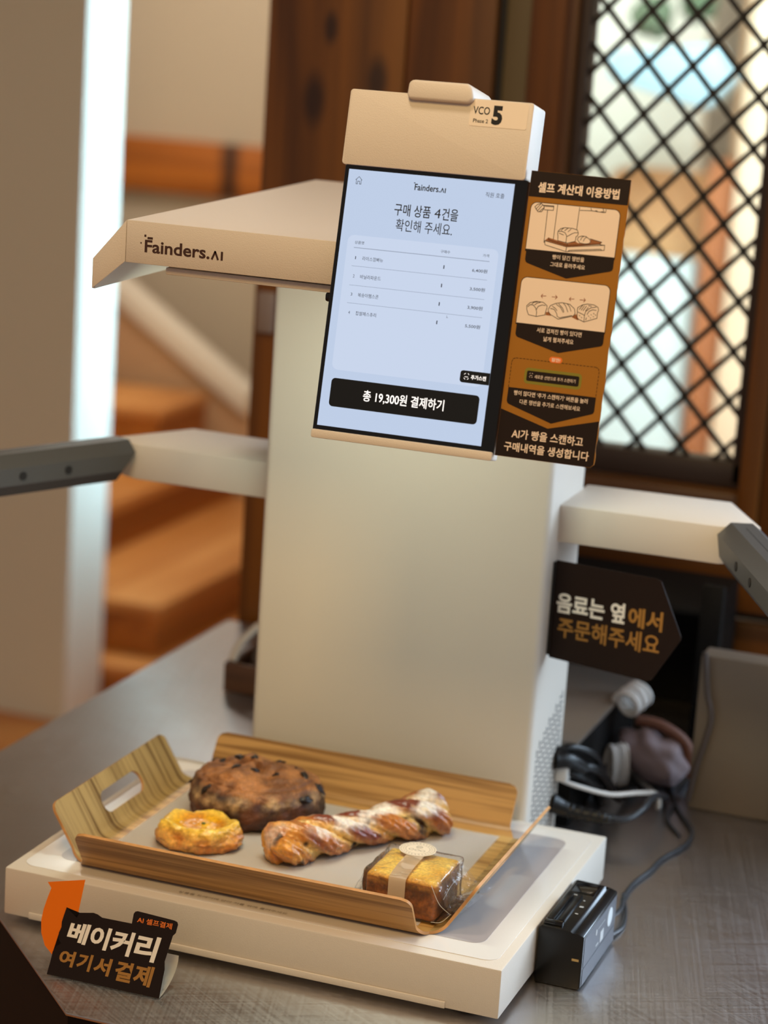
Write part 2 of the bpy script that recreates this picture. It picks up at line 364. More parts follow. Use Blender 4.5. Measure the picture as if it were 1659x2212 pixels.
# diamond lattice: two layers of thin bars, every bar its own piece
X0, X1, Z0, Z1 = -0.033, 0.187, 0.287, 1.221
px, pz = 0.0535, 0.0595
ang = pz/px
for sgn in (1, -1):
    k = -30
    while k < 60:
        c = Z0+k*pz+(0.012)          # z = c + sgn*ang*(x-xr)
        xr = 0.0106
        pts = []
        f = lambda x: c+sgn*ang*(x-xr)
        for x in (X0, X1):
            if Z0 <= f(x) <= Z1: pts.append((x, f(x)))
        for z in (Z0, Z1):
            x = xr+(z-c)/(sgn*ang)
            if X0 < x < X1: pts.append((x, z))
        k += 1
        if len(pts) < 2: continue
        a, b = Vector(pts[0]), Vector(pts[1])
        if (a-b).length < 0.008: continue
        d = (b-a).normalized(); q = Vector((-d.y, d.x))*0.0032
        y0 = 1.012 if sgn > 0 else 1.0165
        bm = bmesh.new()
        vs = [bm.verts.new((v.x, y, v.y)) for y in (y0, y0+0.0045) for v in (a+q, a-q, b-q, b+q)]
        for F in ((0, 1, 2, 3), (7, 6, 5, 4), (0, 4, 5, 1), (1, 5, 6, 2), (2, 6, 7, 3), (3, 7, 4, 0)): bm.faces.new([vs[i] for i in F])
        obj('lattice_bar', bm, LATT, win, smooth=0)

# stairs
st = empty('stairs', (-2.0, 3.6, ZF), kind='structure')
def step(x1, y0, z, zb, x0=-3.0, y1=4.24):
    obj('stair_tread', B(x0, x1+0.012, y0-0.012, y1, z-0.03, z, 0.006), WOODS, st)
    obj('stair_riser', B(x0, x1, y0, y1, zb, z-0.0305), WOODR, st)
step(-1.43, 2.965, -0.76, ZF)
step(-1.505, 3.06, -0.63, -0.759)
step(-1.825, 3.25, -0.50, -0.629)
step(-1.93, 3.93, -0.345, -0.499)

# outdoors beyond the window
def out(name, x0, x1, y0, y1, z0, z1, rgb, label, cat, bev=0.02, rough=0.8):
    o = obj(name, B(x0, x1, y0, y1, z0, z1, bev), mat(name+'_paint', rgb, rough, var=0.08, vscale=3)); return tag(o, label, cat)
out('garden_wall', -1.30, -0.74, 5.0, 5.1, ZF, 1.6, (232, 240, 228), 'pale off-white rendered wall seen through the upper left of the lattice window', 'wall')
out('rendered_wall', -0.70, 0.30, 5.3, 5.4, ZF, 1.6, (226, 190, 148), 'tan wall at the right, seen behind the lattice window', 'wall')
out('low_white_wall', -1.22, -0.63, 4.6, 4.7, ZF, 0.13, (216, 244, 250), 'bright white low wall filling the lower part of the lattice window', 'wall')
out('stone_coping', -0.92, -0.58, 4.72, 4.9, 0.10, 0.36, (214, 170, 122), 'sand coloured block on the bright low wall beyond the window', 'block')
out('brick_pillar', -0.60, -0.52, 4.5, 4.7, ZF, 0.42, (176, 116, 74), 'narrow brown brick pillar near the right edge of the lattice window', 'pillar')
out('cream_curtain', -0.505, -0.40, 4.4, 4.45, ZF, 1.2, (240, 226, 196), 'cream coloured upright panel at the far right of the lattice window', 'panel')
aw = bmesh.new(); prism(aw, Frame((0, 4.3, 0), (1, 0, 0), (0, 0, 1)), [(-830, 690), (-560, 730), (-500, 640), (-560, 560), (-700, 590), (-840, 620)], -60, 60); bevel_all(aw, 0.015)
tag(obj('blue_awning', aw, mat('awning_fabric', (170, 216, 234), 0.5)), 'light blue awning outdoors, seen through the upper lattice window', 'awning')
for i, (x, z, c, r) in enumerate(((-0.73, 0.79, (96, 116, 92), 0.035), (-0.62, 0.83, (80, 104, 78), 0.03))):
    bm = bmesh.new(); bmesh.ops.create_icosphere(bm, subdivisions=3, radius=r*1.6, matrix=Matrix.Translation((x, 4.25+0.04*i, z)))
    for v in bm.verts:
        v.co += (v.co-Vector((x, 4.25, z))).normalized()*0.02*noise.noise(v.co*40)
    nm = ('round_shrub', 'round_shrub', 'terracotta_pot')[i]
    tag(obj(nm, bm, mat(nm+'_colour', c, 0.8)), ('dark green shrub beside the top of the blue awning outdoors', 'green shrub above and right of the blue awning, at the top of the window', 'rust brown pot hanging right of the blue awning outdoors')[i], ('shrub', 'shrub', 'pot')[i])

# ================================================================ COUNTER
ct = empty('steel_counter', (0, 0.3, ZF), 'brushed stainless steel counter with a cut front corner, under the self-checkout machine', 'counter')
poly = [(-446, 222), (-94, -134), (1500, -134), (1500, 985), (-446, 985)]
bm = bmesh.new(); prism(bm, Frame((0, 0, 0), (1, 0, 0), (0, 1, 0)), poly, -3, 0); bevel_all(bm, 0.0008, 2)
obj('countertop', bm, STEEL, ct, at=(0, 0.3, 0))
bm = bmesh.new(); prism(bm, Frame((0, 0, 0), (1, 0, 0), (0, 1, 0)), [(-444, 223), (-93, -132), (1498, -132), (1498, 983), (-444, 983)], ZF*1000, -3.2)
obj('cabinet_body', bm, GREYCARPET, ct)

# ================================================================ SELF-CHECKOUT KIOSK
K = empty('checkout_kiosk', (0, 0.2, 0), 'white self-checkout machine with scale base, column, side arms, hood and lit screen, on the counter', 'checkout machine')
# scale base
base = obj('scale_base', B(-0.225, 0.225, 0, 0.336, 0.0075, 0.0502, 0.0016), PAINT, K)
UP = Frame((0, 0, 0), (1, 0, 0), (0, 1, 0))
bm = bmesh.new(); prism(bm, UP, rrect(-216, 13, 216, 324, 12, 6), 50.2, 50.7); obj('glass_top', bm, RING, base)
bm = bmesh.new(); prism(bm, UP, rrect(-196, 40, 196, 306, 12, 6), 50.7, 50.9); obj('weighing_panel', bm, PANEL, base)
bm = bmesh.new(); text(bm, UP, '상품을 트레이에 담아 저울 위에 올려주세요', -70, 30, 20, 24, 50.85); obj('panel_lettering', bm, mat('faint_print', (150, 140, 132), 0.5), base, smooth=0)
obj('front_lip', B(-0.200, 0.180, -0.0022, 0.0, 0.0080, 0.0140, 0.0008), PAINT, base)
for x in (-0.19, 0.19):
    for y in (0.03, 0.30):
        bm = bmesh.new(); bmesh.ops.create_cone(bm, segments=20, radius1=0.012, radius2=0.013, depth=0.0078, cap_ends=True, matrix=Matrix.Translation((x, y, 0.0039))); obj('foot', bm, DARK, base)
# column
CX0, CX1, CY0, CY1 = -0.141, 0.145, 0.3365, 0.456
bm = bmesh.new(); prism(bm, UP, rrect(CX0*1000, CY0*1000, CX1*1000, CY1*1000, 7, 6), 1, 606)
col = obj('column', bm, PAINT, K)
# ventilation slots on the side of the column: short L and bar shapes pressed in a woven pattern
SF = Frame((CX1+0.0002, 0, 0), (0, 1, 0), (0, 0, 1))
bm = bmesh.new(); random.seed(4)
for i in range(12):
    for j in range(20):
        y = 354+i*7.4; z = 14+j*7.4
        if z > 118+(y-356)*0.42 or y > 440: continue
        if (i+j) % 2 == 0: pts = [(y, z), (y+6.2, z), (y+6.2, z+1.3), (y, z+1.3)]
        else: pts = [(y+2.4, z-3.2), (y+3.7, z-3.2), (y+3.7, z+4.6), (y+2.4, z+4.6)]
        prism(bm, SF, pts, -0.3, 0.15)
tag(obj('vent_slots', bm, mat('vent_shadow', (60, 62, 68), 0.7), col, smooth=0), None, kind='stuff')
# arms and scanner heads
ARMZ0, ARMZ1 = 0.3170, 0.3525
for s in (1, -1):
    pts = [(s*CX1*1000-s*2, 368), (s*296, 371), (s*330, 389), (s*284, 482), (s*CX1*1000-s*2, 474)]
    if s < 0: pts = [(p[0]+ (4 if abs(p[0]) < 150 else 0), p[1]+4) for p in pts][::-1]
    bm = bmesh.new(); prism(bm, UP, pts, ARMZ0*1000, ARMZ1*1000); bevel_all(bm, 0.0012)
    arm = obj('side_arm', bm, PAINT, K)
    A = Vector((s*0.3125, 0.379, 0)); d = Vector((s*0.40, -0.917, 0)).normalized(); q = Vector((d.y, -d.x, 0))*(-s)   # q points outward
    if q.x*s < 0: q = -q
    hw, c = 0.0205, 0.0115
    z0, z1 = 0.3165, 0.3565
    prof = [(-hw, z0+c), (-hw+c*0.8, z0), (hw-c, z0), (hw, z0+c), (hw, z1-c*0.6), (hw-c*0.8, z1), (-hw+c, z1), (-hw, z1-c)]
    P = [A+q*a+Vector((0, 0, z)) for a, z in prof]
    bm = fold(P, d*0.235)
    for v in bm.verts:                                            # slanted ends
        t = (v.co-A).dot(d); o2 = (v.co-A).dot(q)
        if t > 0.2: v.co -= d*(0.02*(v.co.z < (z0+z1)/2))
        else: v.co += d*(0.016*(v.co.z < (z0+z1)/2-0.004))
    bevel_all(bm, 0.0008, 1, 20)
    head = obj('scanner_head', bm, GREYP, K)
    gb = fold([A+d*0.02+q*a+Vector((0, 0, z)) for a, z in ((0.0005, z1+0.0001), (0.0012, z1+0.0001), (0.0012, z1-0.0005), (0.0005, z1-0.0005))], d*0.2)
    obj('groove', gb, DARK, head, smooth=0)
    gb = B(0, 0.001, 0, 0.001, 0, 0.001); gb.free()
    for tt in (0.085, 0.14):
        pc = A+d*tt-q*(hw+0.0002)+Vector((0, 0, 0.3365))
        bm = bmesh.new(); mt = Matrix.Translation(pc) @ (-q).to_track_quat('Z', 'Y').to_matrix().to_4x4()
        bmesh.ops.create_cone(bm, segments=16, radius1=0.0042, radius2=0.0042, depth=0.0012, cap_ends=True, matrix=mt); obj('screw_hole', bm, DARK, head)
# hood: folded sheet-metal shell, open underneath
HY0, HY1 = 0.045, 0.460
zt0, zt1 = 0.6125, 0.6225
def shell(pts_a, pts_b, th):
    """sheet metal strip between two polylines"""
    bm = bmesh.new(); a = [bm.verts.new(p) for p in pts_a]; b = [bm.verts.new(p) for p in pts_b]
    for i in range(len(a)-1): bm.faces.new((a[i], a[i+1], b[i+1], b[i]))
    bmesh.ops.recalc_face_normals(bm, faces=bm.faces)
    r = bmesh.ops.solidify(bm, geom=bm.faces[:], thickness=th); return bm
hood = empty('hood', (0, 0.25, 0.6)); hood.parent = K; hood.location = Vector((0, 0.25, 0.6))-Vector((0, 0.2, 0))
hx, wx = 0.1535, 0.1835
HR = {1: (0.1400, 0.1440), -1: (0.1535, 0.1835)}
obj('top_panel', bevel_all(fold([(-hx, HY0, zt0), (0.14, HY0, zt0), (0.14, HY0, zt0-0.002), (-hx, HY0, zt0-0.002)], (0, HY1-HY0, zt1-zt0)), 0.0006), PAINT, hood)
for s in (1, -1):
    hx, wx = HR[s]
    P = [(s*hx, HY0, zt0), (s*wx, HY0, 0.578), (s*wx, HY0, 0.553), (s*(wx-0.002), HY0, 0.553), (s*(wx-0.002), HY0, 0.5775), (s*(hx-0.001), HY0, zt0-0.0022)]
    obj('side_flap', bevel_all(fold(P, (0, HY1-HY0, zt1-zt0)), 0.0004, 1), PAINT, hood)
# front fascia (one mitred plate) with dark seams and the logo
fz = 0.5775
bm = bmesh.new(); prism(bm, XF(HY0), [(-153.5, 578), (140, 578), (140, 612.6), (-153.5, 612.6)], 0.0, 2.2); bevel_all(bm, 0.0005)
fas = obj('fascia', bm, PAINT, hood)
for s in (1, -1):
    hx, wx = HR[s]
    pts = [(s*(hx*1000+0.5), 612.4), (s*wx*1000, 578), (s*wx*1000, 553), (s*(hx*1000+0.5), 578.5)]
    bm = bmesh.new(); prism(bm, XF(HY0), pts, 0.0, 2.0); bevel_all(bm, 0.0004)
    obj('fascia_end', bm, PAINT, hood)
bm = bmesh.new(); FF = XF(HY0-0.00235)
text(bm, FF, 'Fainders.', -136.6, -78.6, 587.6, 598.0, 0, 0.022)
A0 = -76.4
stroke(bm, FF, [(A0, 588.2), (A0+2.6, 594.2), (A0+5.2, 588.2)], 1.7, 0); stroke(bm, FF, [(A0+8.6, 588.2), (A0+8.6, 594.2)], 1.9, 0)
for u, v, r in ((-136.4, 601.2, 0.9), (-140.0, 595.0, 0.6)):
    prism(bm, FF, [(u-r, v-r), (u+r, v-r), (u+r, v+r), (u-r, v+r)], -0.05, 0.0)
prism(bm, FF, [(-134.4, 598.6), (-129.6, 598.6), (-129.6, 600.4), (-134.4, 600.4)], -0.05, 0.0)
obj('logo_lettering', bm, LOGO, fas, smooth=0)
# inner tray of the hood and its lamp
obj('lamp_tray', B(-0.120, 0.120, HY0+0.004, 0.33, 0.5705, 0.5765, 0.001), PAINT, hood)
led = obj('lamp_strip', B(-0.105, 0.105, HY0+0.040, HY0+0.052, 0.5685, 0.5704), mat('led_strip', (240, 250, 225), 0.4, emit=(238, 250, 214), estr=2.2), hood)
obj('camera_eye', B(0.020, 0.034, 0.050, 0.064, 0.563, 0.5704, 0.002), BLACKP, hood)
area('hood_lamp_light', (0, 0.12, 0.565), (0.0, 0.25, 0.0), 0.22, 0.04, 0.85, (0.90, 1.0, 0.80))

# display, tilted back, with its housing
T = Vector((0, 0.186, 0.983)); DF = Frame((0.036, 0, 0.467), (1, 0, 0), T)
bm = bmesh.new(); prism(bm, DF, rrect(-0.6, -1.0, 148.6, 211, 1.5, 3), -12, 0); disp = obj('display', bevel_all(bm, 0.0003, 1), BLACKG, K)
bm = bmesh.new(); prism(bm, DF, [(2.8, 5.8), (138.2, 5.8), (138.2, 207.4), (2.8, 207.4)], 0, 0.15); obj('screen', bm, SCREEN, disp, smooth=0)
bm = bmesh.new(); prism(bm, DF, rrect(9, 50.5, 132.5, 156.5, 5, 5), 0.15, 0.22); obj('receipt_card', bm, SCREEN_CARD, disp, smooth=0)
n1 = 0.32
SBT = mat('screen_button', (8, 9, 11), 0.3)
obj('screen_button', prism(bmesh.new(), DF, rrect(10.3, 21.6, 132.3, 44, 3.2, 5), 0.15, 0.28), SBT, disp, smooth=0)
obj('screen_button', prism(bmesh.new(), DF, rrect(114.4, 52.7, 138.2, 62.0, 2.2, 4, (0, 0, 1, 1)), 0.22, 0.28), SBT, disp, smooth=0)
letters('screen_heading', INK, disp, DF, [('구매 상품', 44.2, 74.0, 174.8, 184.2, n1, 0.01), ('4', 77.2, 82.2, 175.8, 183.0, n1, 0.0), ('건을', 83.4, 96.4, 174.6, 184.0, n1, 0.01), ('확인해 주세요.', 47.0, 93.2, 163.0, 172.4, n1, 0.003)])
bm = bmesh.new()
text(bm, DF, 'Fainders.', 58.4, 79.2, 195.6, 200.6, n1, 0.018)
stroke(bm, DF, [(79.9, 195.9), (81.1, 199.0), (82.3, 195.9)], 0.7, n1); stroke(bm, DF, [(83.5, 195.8), (83.5, 199.0)], 0.8, n1); stroke(bm, DF, [(57.6, 201.2), (58.4, 201.2)], 0.7, n1)
obj('screen_logo', bm, INK, disp, smooth=0)
bm = bmesh.new()
stroke(bm, DF, [(9.4, 199.4), (12, 202.0), (14.6, 199.4)], 0.4, n1); stroke(bm, DF, [(10, 199.6), (10, 196.2), (11.2, 196.2), (11.2, 198.4), (12.8, 198.4), (12.8, 196.2), (14, 196.2), (14, 199.6)], 0.4, n1)
obj('home_icon', bm, INKG, disp, smooth=0)
letters('screen_lettering', INKG, disp, DF, [('직원 호출', 116.2, 131.2, 195.5, 199.4, n1, 0.004), ('상품명', 15.1, 22.8, 149.7, 152.2, n1, 0.004), ('구매수', 86.0, 93.8, 149.5, 152.0, n1, 0.004), ('가격', 120.2, 125.2, 149.8, 152.2, n1, 0.004)])
bm = bmesh.new()
for i, (nm, pr, v) in enumerate((('라이스깜빠뉴', '6,400원', 139.0), ('바닐라파운드', '3,500원', 124.7), ('복숭아쨈스콘', '3,900원', 110.4), ('찹쌀페스츄리', '5,500원', 96.1))):
    letters('screen_lettering', INKG, disp, DF, [(str(i+1), 17.0, 18.4 if i else 17.7, v-1.2, v+1.2, n1, 0.0), (nm, 23.1, 40.2, v-1.6, v+1.6, n1, 0.004),
        ('1', 89.8, 90.7, v-1.4, v+1.4, n1, 0.01), (pr, 113.2, 125.4, v-1.6, v+1.5, n1, 0.012)])
stroke(bm, DF, [(97.6, 102.2), (97.6, 100.4), (98.1, 100.9), (98.6, 100.3)], 0.2, n1)
obj('cursor', bm, INKG, disp, smooth=0)
for v, q_ in ((146.8, 0.5), (132.5, 0.3), (117.5, 0.3), (103.5, 0.3)): obj('screen_rule', stroke(bmesh.new(), DF, [(15, v), (125.9, v)], q_, 0.3), LINE, disp, smooth=0)
letters('button_lettering', SWHITE, disp, DF, [('총 19,300원 결제하기', 37.9, 104.6, 28.2, 37.4, n1+0.05, 0.014), ('추가스캔', 123.2, 135.4, 55.6, 59.2, n1+0.05, 0.02)])
bm = bmesh.new()
for a, b in (((117.6, 59.0), (118.6, 59.9)), ((120.6, 59.9), (121.4, 59.0)), ((117.6, 56.2), (118.6, 55.3)), ((120.4, 55.3), (121.4, 56.2)), ((118.2, 57.2), (120.8, 57.2))): stroke(bm, DF, [a, b], 0.4, n1+0.05)
obj('scan_icon', bm, SWHITE, disp, smooth=0)
bm = bmesh.new(); prism(bm, DF, rrect(-0.8, -4.4, 148.6, 2.4, 1.8, 4), -13, 2.6); bevel_all(bm, 0.0008, 2); obj('bottom_ledge', bm, PAINT, disp)
bm = bmesh.new(); prism(bm, DF, rrect(-3.4, 210.6, 146.2, 269.4, 2.6, 5), -31, 2.2)
obj('display_housing', bevel_all(bm, 0.0007, 2, 50), PAINT, disp)
bm = bmesh.new(); prism(bm, DF, [(46.5, 264.5), (94.5, 264.5), (99, 268), (97, 276), (93.5, 279.6), (48, 279.6), (45.2, 277), (44.8, 268)], -48, 7.5); bevel_all(bm, 0.0022, 3)
obj('camera_block', bm, PAINT, disp)
stk = obj('number_sticker', prism(bmesh.new(), DF, rrect(96.0, 248.6, 142.2, 268.2, 1.6, 4), 2.2, 2.45), STICK, K)
n2 = 2.55
letters('sticker_lettering', INK, stk, DF, [('VCO', 98.4, 111.8, 257.6, 263.6, n2, 0.012), ('Phase 2', 99.3, 111.2, 251.2, 254.2, n2, 0.012), ('5', 113.8, 122.2, 250.4, 265.2, n2, 0.05)])

# ================================================================ INSTRUCTION CARD beside the display
PF = Frame(DF.p(0, 0, -3.0), (1, 0, 0), T)
random.seed(2)
edge = [(227.4+random.uniform(-0.35, 0.35), v) for v in range(6, 214, 4)]
outline = [(149.2, 0.4), (224.5, 0.4), (227.4, 3)]+edge+[(227.4, 218.9), (149.2, 219.3)]
card = obj('instruction_card', prism(bmesh.new(), PF, outline, -0.8, 0), POCHRE)
tag(card, 'brown and ochre instruction card with bread drawings fixed right of the touch screen', 'sign')
def pr(name, m, polys, n0=0.0, n1=0.08):
    for p in polys: obj(name, prism(bmesh.new(), PF, p, n0, n1), m, card, smooth=0)
def chev(v_top, v_side, v_tip, um, r=3):
    return [(153.0, v_top), (153.0, v_side+2.5), (153.8, v_side+0.8), (155.2, v_side), (um, v_tip), (220.2, v_side), (221.6, v_side+0.8), (222.2, v_side+2.5), (222.2, v_top)]
pr('dark_band', PBROWN, [[(149.3, 199.6), (227.0, 199.6), (227.2, 218.8), (149.3, 219.2)], [(149.3, 36.6), (149.3, 0.6), (224.5, 0.6), (227.0, 3), (227.0, 36), (187.9, 25.7)]])
pr('panel_outline', PBROWN, [rrect(152.0, 158, 222.6, 195.9, 5, 6, (0, 1, 1, 0)), rrect(152.0, 102, 222.6, 138.7, 5, 6, (0, 1, 1, 0))])
pr('cream_panel', PCREAM, [rrect(152.5, 159.7, 222.1, 195.4, 4.6, 6, (0, 1, 1, 0)), rrect(152.5, 103.1, 222.1, 138.2, 4.6, 6, (0, 1, 1, 0))], 0, 0.14)
pr('dark_chevron', PBROWN, [chev(159.8, 149.0, 140.3, 187), chev(103.2, 92.2, 83.6, 188.3), chev(53.6, 40.6, 29.8, 190)], 0, 0.16)
letters('cream_lettering', PCREAM, card, PF, [('셀프 계산대 이용방법', 155.9, 219.7, 203.2, 211.2, 0.22, 0.03),
    ('빵이 담긴 쟁반을', 174.3, 199.2, 153.9, 157.5, 0.22, 0.01),
    ('그대로 올려주세요', 173.2, 200.5, 148.2, 151.8, 0.22, 0.01),
    ('서로 겹쳐진 빵이 있다면', 169.4, 204.8, 97.4, 101.2, 0.22, 0.01),
    ('넓게 펼쳐주세요', 175.6, 199.2, 91.2, 95.0, 0.22, 0.01),
    ('빵이 많다면 ‘추가 스캔하기’ 버튼을 눌러', 158.0, 216.2, 48.0, 51.8, 0.22, 0.014),
    ('다른 쟁반을 추가로 스캔해보세요', 163.3, 211.1, 41.7, 45.4, 0.22, 0.008),
    ('AI가 빵을 스캔하고', 160.3, 216.8, 15.2, 22.6, 0.22, 0.02),
    ('구매내역을 생성합니다', 155.6, 222.6, 5.0, 12.2, 0.22, 0.02)])
L1 = [[(155.4, 192.0),(157.2, 194.0),(160.2, 195.1),(162.4, 193.2),(162.9, 191.6),(161.1, 188.8),(158.3, 188.5),(155.4, 192.0)], [(156.4, 190.2),(160.2, 195.1)], [(157.8, 189.1),(161.4, 194.2)], [(159.2, 188.6),(162.8, 192.2)], [(161.8, 193.9),(170.2, 194.0),(170.2, 190.6),(163.0, 190.5)], [(162.7, 193.3),(170.3, 193.3)], [(165.7, 190.2),(166.1, 166.0),(167.0, 165.4)], [(173.1, 195.2),(173.1, 169.1)], [(190.4, 195.0),(190.3, 177.8)], [(190.9, 192.6),(199.4, 193.1),(209.0, 192.6),(210.9, 192.8),(211.1, 195.0)], [(199.1, 195.0),(200.0, 193.2)], [(208.6, 195.3),(209.9, 192.7)], [(202.9, 193.4),(204.3, 193.4)], [(207.6, 193.2),(208.9, 193.3)], [(175.9, 173.2),(176.1, 175.6),(178.0, 177.6),(181.2, 178.5),(187.2, 178.5),(190.9, 177.6),(192.0, 175.3),(191.5, 173.1),(190.5, 172.5),(190.4, 169.0),(184.4, 167.1),(176.8, 168.2),(176.3, 172.2),(175.9, 173.2)], [(176.1, 175.1),(178.8, 175.6),(181.7, 174.6),(183.0, 172.8),(183.2, 171.8),(183.2, 167.0)], [(183.2, 171.8),(186.7, 174.2),(189.2, 175.5),(191.4, 175.5)], [(178.2, 176.3),(179.9, 177.8)], [(181.0, 176.1),(183.4, 178.3)], [(183.8, 175.6),(185.9, 177.8)], [(177.1, 173.9),(180.8, 172.9)], [(191.8, 170.5),(192.4, 172.4),(195.0, 173.5),(198.3, 173.4),(201.5, 171.4),(202.3, 169.9),(201.2, 168.2),(197.9, 167.8),(194.1, 168.1),(191.8, 170.5)], [(194.3, 170.2),(195.1, 172.4),(196.6, 173.4)], [(196.6, 169.6),(197.4, 171.8),(198.9, 173.0)], [(166.5, 167.2),(167.2, 164.1),(184.0, 160.6),(213.6, 164.4),(213.5, 168.3),(209.8, 168.3)], [(166.5, 167.2),(184.2, 164.2),(213.5, 168.3)], [(184.0, 160.6),(184.2, 164.2)], [(186.0, 161.2),(186.5, 161.8),(210.8, 165.0),(211.5, 164.4)], [(169.2, 169.8),(169.7, 168.1),(184.6, 165.3),(209.8, 168.8),(210.9, 170.3),(201.7, 172.0)], [(184.6, 165.3),(184.4, 166.6)]]
TR = [(169.2, 169.8),(184.4, 166.6),(190.4, 169.0),(192.5, 167.9),(197.9, 167.8),(202.2, 168.9),(202.0, 172.0),(210.9, 170.3),(209.8, 168.5),(184.2, 164.2),(166.7, 167.5)]
L2 = [[(159.5, 113.8),(159.1, 116.7),(161.3, 119.2),(166.2, 120.8),(171.8, 120.6),(174.9, 118.4),(175.2, 116.3),(174.8, 115.5),(174.1, 111.2),(167.7, 109.3),(161.3, 110.1),(160.3, 112.0),(159.5, 113.8)], [(160.0, 115.9),(161.5, 117.7),(164.1, 117.8),(166.4, 115.6),(167.5, 112.7),(167.5, 109.4)], [(167.0, 114.6),(168.2, 117.2),(171.1, 118.5),(173.6, 118.3)], [(163.0, 118.4),(164.3, 119.8),(167.2, 120.6)], [(165.3, 117.9),(166.9, 119.5),(169.3, 120.3)], [(176.3, 115.6),(177.6, 118.7),(181.4, 120.8),(186.3, 121.9),(192.5, 121.3),(196.6, 118.3),(197.6, 115.0),(196.6, 112.9),(185.0, 109.1),(178.6, 112.0),(176.8, 113.7),(176.3, 115.6)], [(177.9, 116.6),(181.0, 116.2),(183.2, 113.4),(184.0, 111.1),(185.9, 110.3),(195.1, 113.0)], [(179.2, 118.4),(181.9, 117.0),(183.2, 115.4)], [(182.0, 120.2),(185.8, 118.1),(188.3, 114.5)], [(187.4, 121.7),(189.7, 119.5),(191.8, 115.3)], [(184.0, 120.6),(187.4, 117.8),(188.8, 115.0)], [(190.4, 121.6),(192.7, 119.4),(194.2, 116.1)], [(199.0, 117.6),(199.0, 119.5),(202.5, 121.9),(206.3, 123.0),(211.4, 122.8),(214.8, 121.2),(215.4, 119.1),(214.8, 117.3),(214.9, 113.0),(205.2, 109.2),(199.6, 111.3),(199.0, 117.6)], [(199.5, 116.2),(205.0, 114.3),(205.2, 109.2)], [(205.0, 114.3),(205.6, 117.3),(209.2, 120.4),(213.1, 121.3)], [(206.9, 115.0),(208.1, 117.6),(210.9, 119.1),(213.6, 118.9)], [(200.4, 118.2),(202.5, 121.4)], [(202.0, 117.9),(204.0, 121.3)], [(203.5, 117.6),(205.6, 121.2)], [(205.5, 117.8),(207.2, 120.4)], [(207.0, 121.9),(209.5, 121.6)], [(206.7, 112.6),(206.5, 110.8)], [(201.0, 113.9),(201.6, 113.2)], [(202.7, 112.6),(203.3, 112.0)], [(208.0, 114.2),(208.6, 113.7)], [(209.9, 115.3),(210.4, 114.9)], [(211.7, 116.5),(212.3, 116.0)], [(209.7, 112.9),(210.2, 112.5)], [(211.8, 114.1),(212.3, 113.7)], [(213.3, 115.7),(213.7, 115.0)]]
SH = [[(174.8, 113.5),(177.3, 113.8),(179.2, 111.1),(174.6, 111.1)], [(195.3, 111.8),(198.4, 114.6),(201.0, 110.5),(200.3, 109.9)]]
AR = [[(173.2, 125.6),(169.4, 125.2)], [(170.5, 126.7),(169.4, 125.2),(170.6, 123.9)], [(178.0, 125.4),(182.0, 125.6)], [(180.6, 126.9),(182.0, 125.6),(180.7, 124.0)], [(195.4, 125.6),(191.7, 125.2)], [(192.7, 126.7),(191.7, 125.2),(192.9, 123.9)], [(200.0, 125.4),(204.2, 125.6)], [(203.0, 126.9),(204.2, 125.6),(202.9, 124.1)]]
for LL in (L1, L2):
    bm = bmesh.new()
    for l in LL: stroke(bm, PF, l, 0.42, 0.26)
    obj('line_drawing', bm, PBROWN, card, smooth=0)
bm = bmesh.new()
da = rrect(152.9, 53.6, 222.0, 76.3, 4, 4, (0, 1, 1, 0))
per = [(153.0, 53.8), (153.0, 73), (153.8, 75.4), (156, 76.3), (219, 76.3), (221.2, 75.4), (222.0, 73), (222.0, 53.8)]
for i in range(len(per)-1):
    a, b = Vector(per[i]), Vector(per[i+1]); L_ = (b-a).length; d = (b-a)/L_; t = 0
    while t < L_:
        e = min(t+1.7, L_); stroke(bm, PF, [a+d*t, a+d*e], 0.4, 0.12); t += 2.8
obj('dashed_border', bm, PBROWN, card, smooth=0)
pr('drawn_tray', PTRAY, [TR]+SH, 0, 0.2)
for k in range(0, 8, 2):
    bm = bmesh.new()
    for l in AR[k:k+2]: stroke(bm, PF, l, 0.5, 0.24)
    obj('drawn_arrow', bm, PRUST, card, smooth=0)
pr('green_glow', PGREEN, [rrect(164.2, 57.8, 209.4, 70.0, 3, 4)], 0, 0.05)
pr('drawn_button', PBROWN, [rrect(166.1, 60.0, 207.4, 67.8, 1.2, 3)], 0, 0.12)
bm = bmesh.new(); text(bm, PF, '새로운 선반으로 추가 스캔하기', 172.4, 204.8, 62.3, 65.2, 0.2, 0.004)
stroke(bm, PF, [(168.3, 65.6), (168.9, 66.1)], 0.3, 0.2); stroke(bm, PF, [(170.2, 66.1), (170.8, 65.6)], 0.3, 0.2); stroke(bm, PF, [(168.3, 63.3), (168.9, 62.8)], 0.3, 0.2); stroke(bm, PF, [(170.2, 62.8), (170.8, 63.3)], 0.3, 0.2); stroke(bm, PF, [(168.7, 64.3), (170.4, 64.3)], 0.3, 0.2)
obj('button_print', bm, PCREAM, card, smooth=0)
pr('orange_badge', PORANGE, [rrect(182.2, 75.8, 192.4, 80.4, 2.25, 6)], 0, 0.18)
bm = bmesh.new(); text(bm, PF, '잠깐!', 184.0, 190.8, 76.7, 79.5, 0.24, 0.02); obj('badge_lettering', bm, SWHITEP, card, smooth=0)

